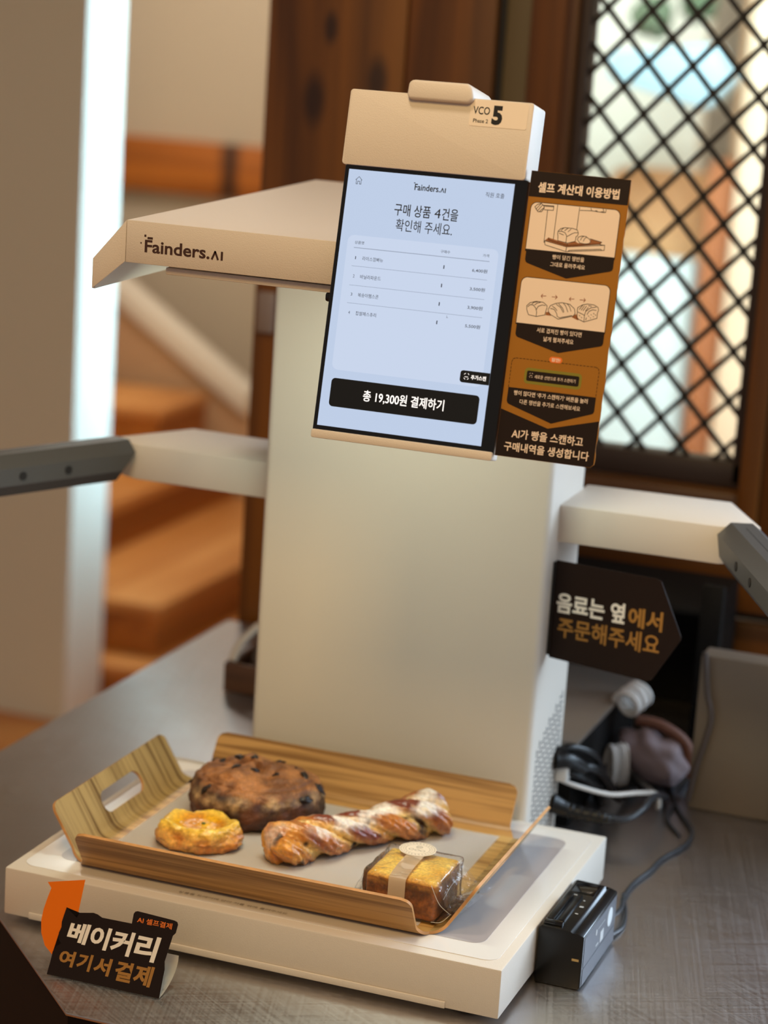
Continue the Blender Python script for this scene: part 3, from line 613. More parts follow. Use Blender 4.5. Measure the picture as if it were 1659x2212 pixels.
# ================================================================ ARROW SIGN on the column
th = R(-6.3); AF = Frame((0.1482, 0.362, 0.301), (math.cos(th), math.sin(th), 0), (0, 0, 1))
bm = bmesh.new(); prism(bm, AF, [(-0.5, 0), (98, -1), (103, -2.6), (126.5, -51), (126.5, -54.6), (102.5, -97), (97, -99.5), (-0.5, -94.5)], -1.2, 0)
sg = tag(obj('arrow_sign', bm, PBROWN), 'dark brown arrow-shaped sign pointing right, standing out from the column', 'sign')
obj('mounting_tab', B(0.1452, 0.1478, 0.3605, 0.3665, 0.209, 0.299, 0.0004), BLACKP, sg)
bm = bmesh.new(); text(bm, AF, '음료는 옆', 3, 71, -49.5, -30.0, 0.15, 0.03, 0, 0.0); obj('white_lettering', bm, SWHITEP, sg, smooth=0)
letters('gold_lettering', GOLD, sg, AF, [('에서', 74.5, 108, -50.5, -31.5, 0.15, 0.03), ('주문해주세요', 6, 107, -73, -53.5, 0.15, 0.018)])

# ================================================================ TENT SIGN in front
th = R(0.58); U = Vector((math.cos(th), math.sin(th), 0)); W_ = Vector((-math.sin(th), math.cos(th), 0))
V = Vector((0, 0, 1))*math.cos(R(20))+W_*math.sin(R(20)); TF = Frame((-0.140, -0.080, 0.001), U, V)
bm = bmesh.new(); prism(bm, TF, [(0, 0), (1.1, 10.4), (1.5, 19), (4, 24), (7.4, 27), (4.6, 30), (3.8, 35), (5.2, 40), (4.6, 44), (5.4, 50), (6.5, 56.5), (17.1, 49.8), (18.9, 54.4), (31, 56.6), (35, 56), (39.3, 54.2), (66.3, 54.4), (66.4, 62.6), (67.4, 64.4), (69.4, 65.2), (102.6, 63.8), (105.3, 63), (106.3, 61), (105.6, 54), (103.6, 51.5), (100.6, 30), (101.8, 24), (101.5, 0)], -0.5, 0)
sign = tag(obj('bakery_sign', bm, mat('tent_card_brown', (27, 13, 5), 0.45, spec=0.25)), 'small dark brown folded card sign with an orange arrow, standing in front of the scale', 'sign')
bm = bmesh.new(); prism(bm, TF, [(0.9, 16.7), (-6.8, 22.5), (-12.1, 32.1), (-14.2, 42), (-14, 51.2), (-12.4, 61), (-10.6, 69.4), (-14.9, 73.7), (18, 81.5), (17.1, 49.8), (12, 44), (8, 30)], -1.2, -0.6); obj('orange_arrow', bm, ORANGE, sign)
bm = bmesh.new(); prism(bm, TF, [(5.2, 50), (6.5, 56.5), (17.1, 49.8), (13, 46)], -0.6, -0.05); obj('arrow_notch', bm, PBROWN, sign) if False else bm.free()
n = 0.12
bm = bmesh.new()
for s, u0, u1, v0, v1 in (('베', 11.5, 31.5, 29.5, 46.5), ('이', 32.5, 50.5, 28.5, 47), ('커', 51, 71.5, 27.5, 47.5), ('리', 72.5, 94.5, 27, 48)): text(bm, TF, s, u0, u1, v0, v1, n, 0.035, 0.12)
obj('white_lettering', bm, SWHITEP, sign, smooth=0)
bm = bmesh.new()
for s, u0, u1, v0, v1 in (('여', 8.5, 23, 9.5, 22.5), ('기', 24.5, 38.5, 9, 23), ('서', 40, 56, 8.5, 23), ('결', 59.5, 75, 7, 23.2), ('제', 76, 93.5, 7, 23.8)): text(bm, TF, s, u0, u1, v0, v1, n, 0.035, 0.1)
obj('gold_lettering', bm, GOLD, sign, smooth=0)
bm = bmesh.new(); text(bm, TF, 'AI 셀프결제', 70.5, 101.6, 56.2, 61.0, n, 0.015); obj('orange_lettering', bm, PORANGE, sign, smooth=0)
bm = bmesh.new(); a = Vector((-0.140, -0.0805, 0.0003))
top = TF.p(0, 26); prof = []
for i in range(9):                                                     # the white flap folded round behind the card
    t = i/8; prof.append(Vector((0, 0.036*math.sin(t*math.pi*0.5)+0.0005, 0.0006+0.0235*t**1.6)))
vs = []
for pnt in prof: vs.append((bm.verts.new(a+U*0.002+pnt), bm.verts.new(a+U*(0.1015-0.0*pnt.y)+pnt)))
for i in range(8): bm.faces.new((vs[i][0], vs[i][1], vs[i+1][1], vs[i+1][0]))
bmesh.ops.solidify(bm, geom=bm.faces[:], thickness=0.0005); obj('rear_flap', bm, CARDWHITE, sign)

# ================================================================ PLYWOOD TRAY
def wood2(name, dark, light, sc, bands, wscale, rough=0.35):
    m = wood(name, dark, light, 'X', 40, rough, wave=bands, stretch=0.06)
    for nd in m.node_tree.nodes:
        if nd.type == 'VALTORGB': nd.color_ramp.elements[0].position = 0.40; nd.color_ramp.elements[1].position = 0.53
        if nd.type == 'MAPPING': nd.inputs['Scale'].default_value = sc
    return m
TW_SIDE = wood2('tray_veneer_wings', (104, 76, 38), (174, 146, 94), (0.03, 1, 0.03), 'Y', 42)
TW_RIM = wood2('tray_veneer_rims', (140, 96, 44), (196, 148, 86), (0.03, 1, 1), 'Z', 34)
TW_BOT = wood2('tray_veneer_bottom', (150, 110, 58), (204, 164, 100), (0.03, 1, 1), 'Y', 26)
tray = empty('serving_tray', (-0.0105, 0.158, 0.0512), 'bent plywood serving tray with slotted handles holding the bread, on the scale', 'tray')
TX0, TX1, TY0, TY1, TZ, TH = -0.171, 0.150, 0.039, 0.279, 0.0512, 0.0026
bm = bmesh.new(); prism(bm, Frame((0, 0, 0), (1, 0, 0), (0, 1, 0)), [(TX0*1000, TY0*1000), (TX1*1000, TY0*1000), (TX1*1000, TY1*1000), (TX0*1000, TY1*1000)], TZ*1000, (TZ+TH)*1000)
obj('tray_bottom', bm, TW_BOT, tray)
def flap(org, along, outw, L, rise, name, m, slot=None, theta=58, r=0.014, inset=0.0075):
    th = R(theta); la = r*th; straight = (rise-r*(1-math.cos(th)))/math.sin(th); LT = la+straight
    nt, ns = (44, 130) if slot else (22, 70)
    def pos(a, off):                                       # arc length -> run, rise, along the inner surface
        if a < la: ph = a/r; run = r*math.sin(ph); z = r*(1-math.cos(ph))
        else: ph = th; run = r*math.sin(th)+(a-la)*math.cos(th); z = r*(1-math.cos(th))+(a-la)*math.sin(th)
        return run+off*math.sin(ph), z-off*math.cos(ph)
    rc = 0.009
    def half(a):                                           # half length of the flap at arc length a, with rounded top corners
        h = L/2-inset*min(1, a/la)**1.2 if a < la else L/2-inset
        e = LT-a
        if e < rc: h -= rc-math.sqrt(max(0, rc*rc-(rc-e)**2))
        return h
    g = []
    for i in range(nt+1):
        a = LT*(1-(1-i/nt)**1.15) if not slot else LT*i/nt; row = []
        for j in range(ns+1): row.append([half(a)*(2*j/ns-1), a])
        g.append(row)
    dead = set()
    if slot:
        sl, sw_, sa = slot
        def sd(s, a):
            x = max(abs(s)-(sl-sw_), 0); return math.hypot(x, a-sa)-sw_
        for i in range(nt):
            for j in range(ns):
                c = [(g[i+k][j+l]) for k in (0, 1) for l in (0, 1)]
                if sd(sum(p[0] for p in c)/4, sum(p[1] for p in c)/4) < 0: dead.add((i, j))
        for i in range(1, nt):
            for j in range(1, ns):
                k = [(i-1, j-1), (i-1, j), (i, j-1), (i, j)]; nd = sum(q in dead for q in k)
                if 0 < nd < 4:
                    s, a = g[i][j]; d = sd(s, a); e = 1e-5
                    gx = (sd(s+e, a)-d)/e; ga = (sd(s, a+e)-d)/e; g[i][j] = [s-gx*d, a-ga*d]
    bm = bmesh.new(); O = Vector(org); A = Vector(along); Wd = Vector(outw); vv = [[], []]
    for k, off in enumerate((0.0, TH)):
        for row in g:
            vr = []
            for s, a in row:
                run, z = pos(a, off); vr.append(bm.verts.new(O+A*s+Wd*run+Vector((0, 0, TZ+TH+z))))
            vv[k].append(vr)
    cells = [(i, j) for i in range(nt) for j in range(ns) if (i, j) not in dead]; cs = set(cells)
    for i, j in cells:
        bm.faces.new((vv[0][i][j], vv[0][i][j+1], vv[0][i+1][j+1], vv[0][i+1][j]))
        bm.faces.new((vv[1][i][j], vv[1][i+1][j], vv[1][i+1][j+1], vv[1][i][j+1]))
        for (di, dj, p, q) in ((-1, 0, (i, j), (i, j+1)), (1, 0, (i+1, j+1), (i+1, j)), (0, -1, (i+1, j), (i, j)), (0, 1, (i, j+1), (i+1, j+1))):
            if (i+di, j+dj) not in cs:
                f = bm.faces.new((vv[0][p[0]][p[1]], vv[1][p[0]][p[1]], vv[1][q[0]][q[1]], vv[0][q[0]][q[1]])); f.material_index = 1
    for v in [v for v in bm.verts if not v.link_faces]: bm.verts.remove(v)
    return obj(name, bm, [m, TRAYE], tray, smooth=45)
cxm, cym = (TX0+TX1)/2, (TY0+TY1)/2
flap((cxm, TY0, 0), (1, 0, 0), (0, -1, 0), TX1-TX0, 0.038, 'front_rim', TW_RIM)
flap((cxm, TY1, 0), (1, 0, 0), (0, 1, 0), TX1-TX0, 0.040, 'back_rim', TW_RIM)
flap((TX0, cym, 0), (0, 1, 0), (-1, 0, 0), TY1-TY0, 0.043, 'handle_side', TW_SIDE, slot=(0.040, 0.0105, 0.0315))
flap((TX1, cym, 0), (0, 1, 0), (1, 0, 0), TY1-TY0, 0.043, 'handle_side', TW_SIDE, slot=(0.040, 0.0105, 0.0315))
bm = bmesh.new(); nx, ny = 24, 18; vs = {}
for i in range(nx+1):
    for j in range(ny+1):
        x = -0.163+0.301*i/nx; y = 0.044+0.231*j/ny
        vs[i, j] = bm.verts.new((x, y, TZ+TH+0.0006+0.0003*noise.noise(Vector((x*30, y*30, 0)))))
for i in range(nx):
    for j in range(ny): bm.faces.new((vs[i, j], vs[i+1, j], vs[i+1, j+1], vs[i, j+1]))
bmesh.ops.solidify(bm, geom=bm.faces[:], thickness=-0.00025)
tag(obj('tray_paper', bm, PAPER), 'white paper liner lying in the plywood tray under the bread', 'paper')

# ================================================================ BREADS
BZ = TZ+TH+0.0011
def colour(o, cols):
    a = o.data.color_attributes.new('crust', 'FLOAT_COLOR', 'POINT')
    for i, c in enumerate(cols): a.data[i].color = c
def mixc(a, b, t): t = max(0, min(1, t)); return tuple(a[i]+(b[i]-a[i])*t for i in range(3))+(1,)
def nz(p, s, o=0): return noise.noise(Vector(p)*s+Vector((o, o*2, 0)))
def fbm(p, s, o=0): return sum(noise.noise(Vector(p)*s*2**k+Vector((o, 0, o)))/2**k for k in range(4))
def profile(P, t):
    x = t*(len(P)-1); i = min(int(x), len(P)-2); f = x-i
    q = [P[max(0, i-1)], P[i], P[i+1], P[min(len(P)-1, i+2)]]
    return tuple(0.5*(2*q[1][k]+(-q[0][k]+q[2][k])*f+(2*q[0][k]-5*q[1][k]+4*q[2][k]-q[3][k])*f*f+(-q[0][k]+3*q[1][k]-3*q[2][k]+q[3][k])*f**3) for k in (0, 1))
def lump(c, rx, ry, h, P, nu, nv, disp, rot=0):
    """rounded loaf: a profile swept round an uneven ellipse, displaced by noise"""
    bm = bmesh.new(); rings = []
    for j in range(1, nv):
        rho, z = profile(P, j/nv); ring = []
        for i in range(nu):
            a = 2*math.pi*i/nu; p = Vector((math.cos(a)*rho*rx, math.sin(a)*rho*ry, z*h))
            n_ = Vector((math.cos(a)*rho, math.sin(a)*rho, (z-0.45)*0.9)).normalized()
            p += n_*disp(p, a, j/nv); p.z = max(p.z, 0.0)
            ca, sa = math.cos(rot), math.sin(rot); ring.append(bm.verts.new((c[0]+p.x*ca-p.y*sa, c[1]+p.x*sa+p.y*ca, c[2]+p.z)))
        rings.append(ring)
    b = bm.verts.new((c[0], c[1], c[2])); t_ = bm.verts.new((c[0], c[1], c[2]+profile(P, 1)[1]*h+disp(Vector((0, 0, h)), 0, 1)))
    for j in range(len(rings)-1):
        for i in range(nu): bm.faces.new((rings[j][i], rings[j][(i+1) % nu], rings[j+1][(i+1) % nu], rings[j+1][i]))
    for i in range(nu):
        bm.faces.new((b, rings[0][(i+1) % nu], rings[0][i])); bm.faces.new((t_, rings[-1][i], rings[-1][(i+1) % nu]))
    return bm
CRUST = vcol_mat('crust', 0.55, 0.7, 420); GLAZE = vcol_mat('glazed_crust', 0.32, 0.5, 300, 0.35)
RAISIN = mat('raisin_black', (26, 12, 8), 0.35, bump=0.6, bscale=400)
# --- rice campagne with dried fruit
LC = (-0.084, 0.216, BZ)
PR = [(0, 0), (0.55, 0), (0.9, 0.03), (1.0, 0.22), (1.01, 0.44), (0.96, 0.62), (0.88, 0.74), (0.80, 0.80), (0.68, 0.87), (0.48, 0.95), (0.25, 0.99), (0, 1.0)]
loaf = empty('fruit_campagne', LC, 'dark brown round rustic loaf studded with black dried fruit, at the back of the tray', 'bread')
def dl(p, a, t):
    d = 0.0030*fbm(p, 35, 3)+0.0020*nz(p, 120, 1)+0.0008*nz(p, 320, 4)
    d -= 0.0012*math.exp(-((t-0.62)/0.025)**2)
    return d+0.003*math.sin(a*3+1)*(1 if t > 0.15 else 0)
bm = lump(LC, 0.0635, 0.056, 0.048, PR, 150, 90, dl)
o = obj('loaf', bm, CRUST, loaf, smooth=80, at=LC)
C_ = []
for v in o.data.vertices:
    p = v.co; z = p.z/0.048; f = fbm(p, 45, 7); ang = math.atan2(p.y, p.x)
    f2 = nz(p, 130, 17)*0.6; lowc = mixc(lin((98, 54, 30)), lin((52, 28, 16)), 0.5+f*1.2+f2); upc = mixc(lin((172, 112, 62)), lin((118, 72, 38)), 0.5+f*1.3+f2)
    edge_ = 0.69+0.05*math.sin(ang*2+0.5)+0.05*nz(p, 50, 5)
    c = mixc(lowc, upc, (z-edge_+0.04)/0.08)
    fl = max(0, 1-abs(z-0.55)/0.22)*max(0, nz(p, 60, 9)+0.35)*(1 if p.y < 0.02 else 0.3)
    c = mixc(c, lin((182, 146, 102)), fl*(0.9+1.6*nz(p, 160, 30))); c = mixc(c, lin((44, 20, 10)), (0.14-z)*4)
    C_.append(c)
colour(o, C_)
random.seed(11)
spots = [(-0.022, 0.012, 1.1), (-0.012, 0.024, 1.2), (0.014, 0.022, 1.0), (0.047, 0.004, 1.3), (0.005, -0.012, 1.2), (-0.012, -0.018, 1.2), (-0.038, 0.008, 0.9), (-0.004, 0.005, 0.7), (0.024, -0.008, 0.7), (0.033, 0.018, 0.7), (-0.055, -0.022, 0.9), (0.0625, 0.004, 1.1), (0.058, -0.018, 1.2), (-0.029, -0.047, 1.1), (-0.049, 0.02, 0.8), (0.03, 0.034, 0.9)]
from mathutils.bvhtree import BVHTree
dg = bpy.context.evaluated_depsgraph_get(); bvh = BVHTree.FromObject(o, dg)
base_r = None
for k, (x, y, s) in enumerate(spots):
    hit = bvh.ray_cast(Vector((x, y, 0.1)), Vector((0, 0, -1)))
    if hit[0] is None or hit[0].z < 0.012:
        d0 = Vector((x, y, 0)).normalized(); hit = bvh.ray_cast(Vector((d0.x*0.12, d0.y*0.12, 0.02+0.004*(k % 3))), -d0)
    if hit[0] is None: continue
    bm = bmesh.new(); bmesh.ops.create_icosphere(bm, subdivisions=3, radius=0.0036*s)
    for v in bm.verts: v.co += v.co.normalized()*0.0028*noise.noise(v.co*330+Vector((k*3, 0, 0)))
    q = Vector(hit[1]).to_track_quat('Z', 'Y').to_matrix().to_4x4()
    bmesh.ops.transform(bm, matrix=Matrix.Translation(Vector(LC)+hit[0]+hit[1]*0.0002) @ q @ Matrix.Rotation(k*1.3, 4, 'Z') @ Matrix.Diagonal((1.35, 0.75, 0.42, 1)), verts=bm.verts)
    obj('dried_fruit', bm, RAISIN, loaf, smooth=60)
# --- filled scone
SCN = (-0.0975, 0.1215, BZ)
PS = [(0, 0), (0.6, 0), (0.92, 0.04), (1.02, 0.3), (1.0, 0.6), (0.92, 0.86), (0.8, 0.96), (0.66, 0.9), (0.5, 0.8), (0.3, 0.77), (0.12, 0.77), (0, 0.77)]
def ds(p, a, t): return (0.003*fbm(p, 80, 2)+0.0012*nz(p, 300, 1)+0.0022*math.sin(5*a+1.2)*(0.3 < t < 0.75))*(1 if t < 0.7 else 0.35)
scn = empty('peach_scone', SCN, 'small golden scone with a glossy yellow jam centre, front left of the tray', 'pastry')
bm = lump(SCN, 0.0375, 0.030, 0.0235, PS, 120, 70, ds, R(8)); o = obj('scone', bm, GLAZE, scn, smooth=80, at=SCN)
C_ = []
for v in o.data.vertices:
    p = v.co; rr = math.hypot(p.x/0.0375, p.y/0.030); z = p.z/0.0235; f = fbm(p, 90, 4)
    c = mixc(lin((232, 172, 84)), lin((196, 116, 34)), 0.5+f*1.2); c = mixc(c, lin((240, 196, 70)), (z-0.6)*2.5)
    c = mixc(c, mixc(lin((236, 176, 30)), lin((214, 138, 14)), 0.5+nz(p, 60, 2)*1.5), (0.72-rr)*8 if z > 0.4 else 0); c = mixc(c, lin((140, 74, 20)), (0.2-z)*3)
    C_.append(c)
colour(o, C_)
bm = bmesh.new(); bmesh.ops.create_icosphere(bm, subdivisions=2, radius=0.0016, matrix=Matrix.Translation((SCN[0]+0.003, SCN[1]+0.003, BZ+0.0186)) @ Matrix.Diagonal((1.3, 1, 0.5, 1))); obj('green_garnish', bm, mat('garnish_green', (62, 92, 20), 0.5), scn)
# --- twisted puff pastry
tw = empty('twisted_pastry', (0.03, 0.19, BZ), 'long twisted flaky pastry with dark filling and icing sugar, lying diagonally across the tray', 'pastry')
A, Bp = Vector((-0.024, 0.106, 0)), Vector((0.083, 0.268, 0)); ax = (Bp-A); LT = ax.length; ax.normalize(); sd_ = Vector((-ax.y, ax.x, 0)); nL, nA = 260, 96
bm = bmesh.new(); rings = []; info = []
def tws(t, a):
    ph = t*2*math.pi*1.55+0.5
    m = a-ph
    lobe = abs(math.cos(m*1.5))**0.75                      # three flat ropes wound round each other
    fine = 0.05*math.sin(m*13+3*nz((t*6, a, 0), 1.5))
    return lobe, fine, m
for i in range(nL+1):
    t = i/nL; e = min(1, min(t, 1-t)/0.05)**0.45
    r0 = 0.0215+0.0025*math.sin(t*9)+0.0045*max(0, (t-0.78)/0.22)+0.0015*max(0, (0.12-t)/0.12)
    ring = []
    for j in range(nA):
        a = 2*math.pi*j/nA; lobe, fine, m = tws(t, a)
        rr = r0*(0.64+0.40*lobe+fine*0.7)*(0.25+0.75*e)+0.0009*nz((t*60, math.cos(a)*4, math.sin(a)*4), 1)
        endbump = 0.003*nz((math.cos(a)*2, math.sin(a)*2, 5 if t < 0.5 else 9), 1)*(1-e)
        p = A+ax*(t*LT+endbump)+sd_*(math.cos(a)*rr*1.02)+Vector((0, 0, 0.0155+math.sin(a)*rr*0.80)); p.z = max(p.z, 0)+BZ
        ring.append(bm.verts.new(p)); info.append((t, a, lobe, fine, m))
    rings.append(ring)
for i in range(nL):
    for j in range(nA): bm.faces.new((rings[i][j], rings[i][(j+1) % nA], rings[i+1][(j+1) % nA], rings[i+1][j]))
bm.faces.new(rings[0][::-1]); bm.faces.new(rings[-1])
bm.verts.index_update(); o = obj('pastry', bm, GLAZE, tw, smooth=80)
C_ = []
for k, v in enumerate(o.data.vertices):
    t, a, lobe, fine, m = info[k]; p = v.co; f = fbm(p, 70, 3)
    c = mixc(lin((236, 196, 118)), lin((196, 120, 50)), lobe*1.5-0.25+f*0.6)
    c = mixc(c, lin((122, 46, 18)), (lobe-0.45)*2.6*max(0, 0.7+1.8*nz(p, 38, 6))*(1 if math.sin(a) > -0.3 else 0.3))
    if t < 0.17: c = mixc(c, mixc(lin((226, 158, 66)), lin((180, 104, 30)), 0.5+f), (0.17-t)*14)
    c = mixc(c, lin((58, 30, 14)), (nz(p, 75, 21)-0.38)*6*(1 if lobe < 0.8 or t < 0.2 else 0.2))
    su = max(0, math.sin(a)-0.35)*max(0, nz(p, 46, 12)+0.02)*(1.6+2.5*max(0, nz(p, 200, 31)+0.3))*(1.5 if t > 0.2 else 0.4)*(1.6 if t > 0.75 else 1)
    c = mixc(c, lin((240, 228, 218)), su*1.6); C_.append(c)
colour(o, C_)
# --- wrapped pound cake
ck = empty('wrapped_pound_cake', (0.118, 0.084, BZ), 'golden pound cake slice in clear film with a round seal, front right of the tray', 'cake')
kx0, kx1, ky0, ky1, kz0, kz1 = 0.0865, 0.1495, 0.0515, 0.117, BZ+0.0004, 0.0895
def grid_box(x0, x1, y0, y1, z0, z1, n, rnd, dispf):
    bm = bmesh.new(); bmesh.ops.create_cube(bm, size=1); bmesh.ops.subdivide_edges(bm, edges=bm.edges[:], cuts=n, use_grid_fill=True)
    c = Vector(((x0+x1)/2, (y0+y1)/2, (z0+z1)/2)); h = Vector(((x1-x0)/2, (y1-y0)/2, (z1-z0)/2))
    for v in bm.verts:
        p = Vector((v.co.x*2*h.x, v.co.y*2*h.y, v.co.z*2*h.z)); q = Vector([max(-h[i]+rnd, min(h[i]-rnd, p[i])) for i in range(3)])
        d = p-q
        if d.length > 1e-7: p = q+d.normalized()*rnd
        v.co = c+p+dispf(p, h)
    return bm
bm = grid_box(kx0, kx1, ky0, ky1, kz0, kz1, 36, 0.004, lambda p, h: Vector((0, 0, 0.0025*(1-(p.x/h.x)**2)*(1-(p.y/h.y)**2) if p.z > 0 else 0))+p.normalized()*0.0006*nz(p, 120, 4))
o = obj('cake', bm, CRUST, ck, smooth=60); C_ = []
for v in o.data.vertices:
    p = v.co; z = p.z/0.034; f = fbm(p, 60, 8); nrm = v.normal
    side = mixc(lin((196, 112, 30)), lin((140, 72, 14)), 0.5+f*1.1); topc = mixc(lin((252, 220, 104)), lin((236, 186, 56)), 0.5+f)
    c = mixc(side, topc, (nrm.z-0.3)*3); e = min(0.032-abs(p.x), 0.033-abs(p.y))
    c = mixc(c, lin((186, 106, 30)), (0.006-e)*110 if nrm.z > 0.5 else 0); c = mixc(c, lin((214, 158, 66)), max(0, 1-abs(z-0.86)*9)*0.5*(nrm.z < 0.5)); C_.append(c)
colour(o, C_)
g_ = 0.0016
bm = grid_box(kx0-g_, kx1+g_, ky0-g_, ky1+g_, kz0-0.0003, kz1+g_*1.6, 26, 0.003, lambda p, h: Vector((0, 0, 0.0025*(1-(p.x/h.x)**2)*(1-(p.y/h.y)**2) if p.z > 0 else 0))+p.normalized()*(0.0007+0.0013*nz(p, 90, 2)))
film = obj('film_wrapper', bm, FILM, ck, smooth=50)
def fin(P0, P1, Q0, Q1, seed, amp=0.003, name='film_end'):
    bm = bmesh.new(); n1_, n2_ = 26, 18; G = {}
    P0, P1, Q0, Q1 = map(Vector, (P0, P1, Q0, Q1)); nn = (P1-P0).cross(Q0-P0).normalized()
    for i in range(n1_+1):
        for j in range(n2_+1):
            u, v = i/n1_, j/n2_; p = (P0*(1-u)+P1*u)*(1-v)+(Q0*(1-u)+Q1*u)*v
            G[i, j] = bm.verts.new(p+nn*amp*(0.3+v)*noise.noise(Vector((u*6, v*1.2, seed)))+nn*amp*0.6*abs(noise.noise(Vector((u*11+v*3, v*2, seed+4)))))
    for i in range(n1_):
        for j in range(n2_): bm.faces.new((G[i, j], G[i+1, j], G[i+1, j+1], G[i, j+1]))
    return obj(name, bm, FILM, ck, smooth=30)
fin((kx1+0.001, ky0+0.004, 0.071), (kx1+0.001, ky1, 0.074), (kx1+0.019, ky0+0.012, 0.0635), (kx1+0.030, ky1+0.012, 0.068), 3)
fin((kx1+0.001, ky0, 0.088), (kx1+0.001, ky1, 0.088), (kx1+0.012, ky0+0.002, 0.066), (kx1+0.016, ky1+0.004, 0.070), 8, 0.004)
fin((kx1+0.001, ky0, 0.058), (kx1+0.001, ky1, 0.058), (kx1+0.013, ky0+0.006, 0.064), (kx1+0.018, ky1, 0.067), 5)
fin((kx0-0.001, ky0+0.002, 0.072), (kx0-0.001, ky1, 0.072), (kx0-0.018, ky0+0.012, 0.060), (kx0-0.016, ky1-0.006, 0.060), 13)
fin((kx0-0.001, ky0, 0.090), (kx0-0.001, ky1, 0.090), (kx0-0.011, ky0+0.004, 0.064), (kx0-0.011, ky1, 0.066), 17)
FOLD = mat('film_fold_highlight', (240, 238, 232), 0.15, spec=0.8)  # pale tubes painting the bright glints along the film creases
for k, P_ in enumerate(([(kx1-0.004, ky0-0.0025, 0.0895), (kx1+0.0035, ky0-0.001, 0.074), (kx1+0.012, ky0+0.004, 0.0645)], [(kx1+0.002, ky0+0.004, 0.092), (kx1+0.0035, ky0+0.022, 0.0945), (kx1+0.0025, ky0+0.03, 0.094)],
        [(kx1+0.003, ky0+0.012, 0.073), (kx1+0.0035, ky0+0.030, 0.079), (kx1+0.003, ky1-0.01, 0.0785)], [(kx1-0.002, ky0-0.003, 0.0575), (kx1+0.006, ky0, 0.058), (kx1+0.0125, ky0+0.005, 0.0645)])):
    obj('film_crease_glint', tube(bmesh.new(), P_, 0.00025, 6, None, 6), FOLD, ck, smooth=60)
# label: a strip folded over the front edge and a round seal
LBL = mat('seal_paper', (238, 220, 196), 0.55)
zl = kz1+0.0058
bm = bmesh.new(); yf = ky0-0.0043
prof = [(0.104, zl), (0.088, zl-0.0001), (0.070, zl-0.0008), (0.056, zl-0.0024), (yf+0.0012, kz1+0.0012), (yf, kz1-0.001), (yf-0.0002, 0.075), (yf, 0.0585)]
vs = [(bm.verts.new((0.1085+0.003*(1-i/7)*0, y, z)), bm.verts.new((0.1235, y, z))) for i, (y, z) in enumerate(prof)]
for i in range(len(vs)-1): bm.faces.new((vs[i][0], vs[i][1], vs[i+1][1], vs[i+1][0]))
bmesh.ops.solidify(bm, geom=bm.faces[:], thickness=0.0002); strip = obj('label_strip', bm, LBL, ck)
SFm = Frame((0.1135, 0.106, zl+0.0002), (1, 0, 0), (0, 1, 0.01))
circ = lambda r, k=40: [(r*math.cos(2*math.pi*i/k), r*math.sin(2*math.pi*i/k)) for i in range(k)]
bm = bmesh.new(); prism(bm, SFm, circ(16), 0, 0.25); seal = obj('round_seal', bm, LBL, ck)
bm = bmesh.new()
stroke(bm, SFm, circ(14.6), 0.35, 0.3, True); stroke(bm, SFm, circ(10.4), 0.3, 0.3, True)
for k in range(26):                                                    # small ring of marks standing for the tiny seal lettering
    a = 2*math.pi*k/26; stroke(bm, SFm, [(11.6*math.cos(a), 11.6*math.sin(a)), (13.2*math.cos(a+0.05), 13.2*math.sin(a+0.05))], 0.5, 0.3)
stroke(bm, SFm, [(2.6*math.cos(2*math.pi*i/12), 4.6+2.6*math.sin(2*math.pi*i/12)) for i in range(12)], 0.5, 0.3, True); stroke(bm, SFm, [(1.3*math.cos(2*math.pi*i/9), 4.6+1.3*math.sin(2*math.pi*i/9)) for i in range(9)], 0.4, 0.3, True)
for cx_ in (-5, 0.2, 5.2): stroke(bm, SFm, [(cx_+2.1*math.cos(2*math.pi*i/7), -2.6+1.9*math.sin(2*math.pi*i/7)) for i in range(7)], 0.45, 0.3, True)
obj('seal_print', bm, mat('seal_ink', (134, 118, 96), 0.6), seal, smooth=0)

# ================================================================ CARD READER
tm = empty('card_reader', (0.246, 0.157, 0), 'black card payment reader standing on the steel counter at the right side of the scale', 'card reader')
x0, x1, y0, y1 = 0.2265, 0.2665, 0.100, 0.214
bm = bmesh.new(); prism(bm, Frame((0, y0, 0), (1, 0, 0), (0, 0, 1)), [(x0*1000, 0.6), (x1*1000-1.5, 0.6), (x1*1000, 2.5), (x1*1000, 48.5), (x1*1000-7.5, 51), (x1*1000-9.5, 48), (x1*1000-12, 51.5), (x0*1000+3, 52.5), (x0*1000, 50)], -(y1-y0)*1000, 0); bevel_all(bm, 0.0012, 2)
body = obj('body', bm, BLACKP, tm)
obj('display_window', B(x0+0.005, x1-0.014, y1-0.030, y1-0.006, 0.0505, 0.0526, 0.0008), BLACKG, tm)
obj('card_slot', B(x0+0.004, x0+0.0105, y0+0.010, y1-0.038, 0.0505, 0.0560, 0.0014), BLACKP, tm)
obj('slot_rail', B(x0+0.013, x0+0.0185, y0+0.014, y1-0.038, 0.0505, 0.0545, 0.0012), BLACKP, tm)
obj('slot_lip', B(x0+0.003, x0+0.0195, y0+0.004, y0+0.011, 0.0500, 0.0555, 0.0012), BLACKG, tm)
MK = mat('reader_print', (196, 198, 198), 0.5); bm = bmesh.new(); TPF = Frame((0, 0, 0.0522), (1, 0, 0), (0, 1, 0))
for (u, v, a, b) in ((248, 137, 2.6, 1.3), (247.5, 153, 3.4, 2.6), (247, 168, 1.6, 1.6), (236, 178, 5, 1.2), (231, 172, 1.2, 5)): prism(bm, TPF, [(u, v), (u+a, v), (u+a, v+b), (u, v+b)], 0, 0.25)
obj('key_print', bm, MK, body, smooth=0)
RF = Frame((x1+0.0001, 0, 0), (0, 1, 0), (0, 0, 1)); ys = 1000*y0
SIDE = mat('reader_side_sheen', (70, 78, 90), 0.3, coat=0.4)  # black plastic with its bluish reflection put into the colour
